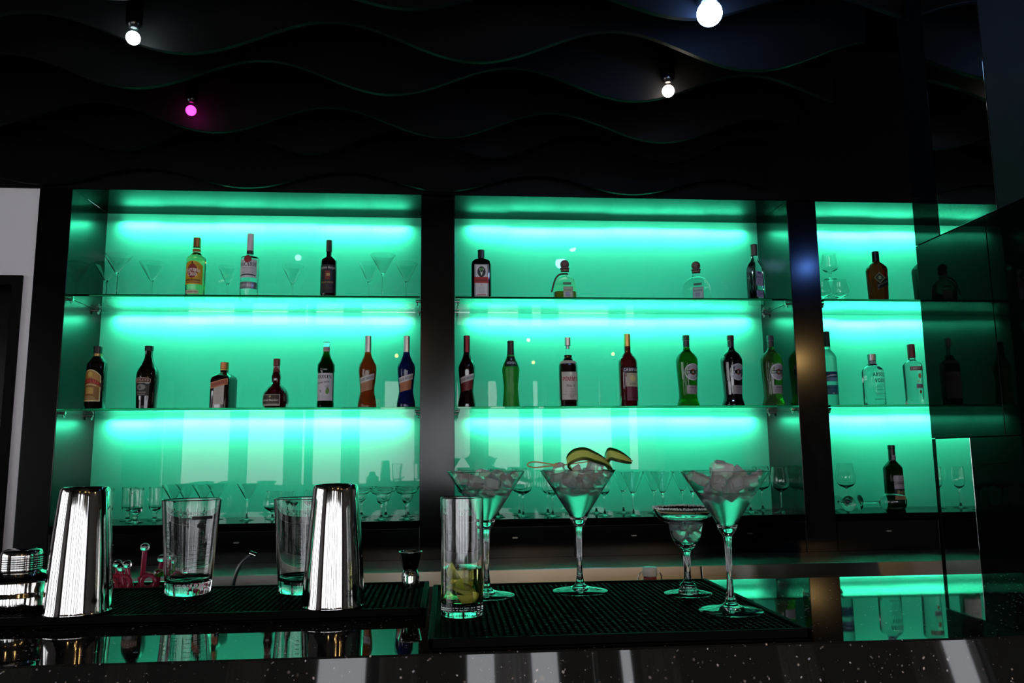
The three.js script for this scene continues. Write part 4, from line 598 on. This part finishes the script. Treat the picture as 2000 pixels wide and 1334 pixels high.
// cucumber ribbon and bamboo pick on the middle cocktail
{ const o = [0.204, MT, -1.245];
  const path = [[-.012, .186, .012], [-.018, .198, .014], [-.008, .208, .014], [.01, .211, .012], [.026, .205, .012], [.04, .198, .01], [.05, .19, .006], [.047, .186, -.002], [.046, .197, -.004], [.05, .21, .004], [.06, .208, .01], [.072, .203, .01], [.083, .197, .008]];
  const c = new THREE.CatmullRomCurve3(path.map(p => new THREE.Vector3(...p))), n = 90, P = [], U = [], I = [];
  const wide = new THREE.CatmullRomCurve3([[.1, -.6, .8], [0, -.8, .6], [.1, -.95, .35], [0, -.9, .45], [-.1, -.75, .65], [0, -.6, .8], [.2, -.6, .75], [.3, -.5, .8], [.1, -.8, .6], [0, -.9, .4], [-.1, -.9, .4], [0, -.85, .5], [0, -.7, .7]].map(p => new THREE.Vector3(...p)));
  for (let k = 0; k <= n; k++) {
    const t = k / n, p = c.getPoint(t), w = wide.getPoint(t).normalize(), tan = c.getTangent(t), nn = new THREE.Vector3().crossVectors(w, tan).normalize(), half = .0108 * (1 - .55 * Math.pow(Math.abs(2 * t - 1), 6)), th = .0011;
    for (const [a, b, u] of [[-1, 1, 0], [0, 1, .5], [1, 1, 1], [1, -1, 1], [0, -1, .5], [-1, -1, 0]]) { const q = p.clone().addScaledVector(w, a * half + half * .3).addScaledVector(nn, b * th); P.push(q.x, q.y, q.z); U.push(u, t * 6); }
  }
  for (let k = 0; k < n; k++) for (let j = 0; j < 6; j++) { const a = k * 6 + j, b = k * 6 + (j + 1) % 6; I.push(a, b, b + 6, a, b + 6, a + 6); }
  I.push(0, 5, 4, 0, 4, 1, 1, 4, 3, 1, 3, 2); const L = n * 6; I.push(L, L + 4, L + 5, L, L + 1, L + 4, L + 1, L + 3, L + 4, L + 1, L + 2, L + 3);
  const g = new THREE.BufferGeometry(); g.setAttribute('position', new THREE.Float32BufferAttribute(P, 3)); g.setAttribute('uv', new THREE.Float32BufferAttribute(U, 2)); g.setIndex(I); g.computeVertexNormals();
  const tex = noiseTex(128, 128, (x, y) => { const u = x / 127, e = Math.min(u, 1 - u), n2 = 10 * Math.sin(y * .7 + x * .15) + 8 * Math.sin(y * 1.9 + x); return e < .15 ? [20 + n2 * .4, 46 + n2, 14] : e < .24 ? [84, 112 + n2, 34] : [176 + n2, 190 + n2, 96 + n2 * .6]; });
  const r = single('cucumber_ribbon', outward(g), new THREE.MeshPhysicalMaterial({ map: tex, roughness: .3 }), 'folded cucumber ribbon with dark green skin edges on the middle cocktail', 'garnish'); r.position.set(...o);
  const p = thing('cocktail_pick', 'knotted bamboo pick holding the cucumber ribbon', 'pick', o); const bam = std(lin(.5, .3, .12), .5);
  mesh('shaft', tube([[-.03, .1905, .006], [0, .194, .008], [.05, .2, .006], [.086, .1965, .008]], .0009, 30, 8), bam, p);
  mesh('loop', tube([[-.03, .1905, .006], [-.05, .194, .006], [-.068, .1965, .006], [-.078, .1945, .006], [-.079, .191, .006], [-.07, .188, .006], [-.05, .1895, .007], [-.03, .191, .007]], .0011, 50, 8), bam, p);
  mesh('knot', new THREE.TorusKnotGeometry(.0017, .0009, 32, 6).scale(1, 1.2, 1).translate(-.034, .191, .0065), bam, p); }
// --- margarita glass with ice and salted rim
{ const x = 0.359, z = -1.2, t = thing('margarita_glass', 'salt-rimmed margarita glass with ice beside the nearest martini glass', 'cocktail', [x, MT, z]);
  mesh('glass', lathe([[0, 0], [.035, 0], [.0355, .0008], [.035, .0018], ...smooth([[.028, .0035], [.016, .006], [.0125, .009], [.0118, .014], [.0075, .018], [.0052, .026], [.0049, .045], [.0053, .058], [.0072, .0635]], 22), ...smooth([[.0155, .0715], [.0212, .083], [.0245, .098], [.0265, .1035], [.037, .108], [.0442, .117], [.0475, .1258]], 20), [.0478, .1268], [.0468, .127], ...smooth([[.0462, .1258], [.0428, .1178], [.036, .1102], [.0258, .1058], [.023, .099], [.0195, .084], [.0142, .074], [0, .0698]], 20)], 72), M.glass, t);
  mesh('drink', lathe([[0, .0699], [.0142, .0742], [.0197, .084], [.0232, .099], [.0259, .1059], [.0365, .1106], [.0352, .1112], [0, .111]], 56), glassOf({ ior: 1.34, attenuationColor: lin(.85, .95, .85), attenuationDistance: .15, roughness: .08 }), t);
  const sg2 = []; for (let k = 0; k < 700; k++) { const a = rnd() * 6.283, r = .0472 + rr(-.0011, .0009), s = rr(.0007, .0014); const g = new THREE.BoxGeometry(s, s, s); g.rotateX(rnd() * 3); g.rotateY(rnd() * 3); g.translate(r * Math.cos(a), .127 + rr(-.0016, .0008), r * Math.sin(a)); sg2.push(g); }
  const salt = mesh('salt_rim', mergeGeometries(sg2), std(lin(.85, .85, .85), .6), t); salt.userData = { kind: 'stuff' };
  [[-.008, .09, .004, .85], [.009, .088, -.002, .85], [.002, .101, .006, .8], [-.01, .103, -.008, .75], [.012, .104, .004, .7]].forEach(([a, b, c, s], k) => iceCube([x + a, MT + b, z + c], k + 1, s, `ice cube inside the margarita glass, ${['lower left', 'lower right', 'front middle', 'upper left', 'upper right'][k]}`, 'ice cubes in the margarita glass')); }
// --- highball with lime
{ const x = 0.021, z = -1.088, t = thing('highball_glass', 'tall straight highball glass a third full of lime drink', 'cocktail', [x, MT, z]);
  mesh('glass', lathe([[0, .001], [.0245, .001], [.026, 0], [.0274, .0015], [.0277, .005], [.0289, .151], [.0287, .1522], [.0275, .1525], [.0272, .151], [.0259, .02], [.024, .0165], [0, .0155]], 80), M.glass, t);
  mesh('drink', lathe([[0, .0156], [.024, .0167], [.026, .0205], [.0264, .0605], [.0254, .061], [0, .061]], 64), tinted(.7, .76, .12, .1, { ior: 1.34, roughness: .04 }), t);
  const rind = std(lin(.55, .62, .1), .4), flesh = std(lin(.95, .9, .5), .35, { transmission: .3, thickness: .01 });
  const wedge = (p, rot, s, say) => { const w = thing('lime_wedge', say, 'lime wedge', [x + p[0], MT + p[1], z + p[2]], 0, 'lime wedges in the tall drink'); w.rotation.set(...rot); w.scale.setScalar(s);
    mesh('flesh', fixNormals(outward(new THREE.SphereGeometry(.0148, 16, 14, 0, 1.25).scale(1, 1.1, 1))), flesh, w); mesh('rind', new THREE.SphereGeometry(.0158, 16, 14, .02, 1.21).scale(1, 1.1, 1), rind, w); };
  wedge([-.008, .06, .008], [.4, .6, .5], .8, 'pale lime wedge floating at the top of the tall drink');
  wedge([.004, .03, .012], [.2, 2.2, 1.2], 1, 'lime wedge at the lower left of the tall drink');
  wedge([-.002, .026, -.002], [.1, -2.6, -1.0], 1, 'lime wedge at the lower right of the tall drink');
  wedge([.004, .045, -.008], [1.2, .4, .3], .9, 'lime wedge at the back of the tall drink'); }

renderer.render(scene, camera);
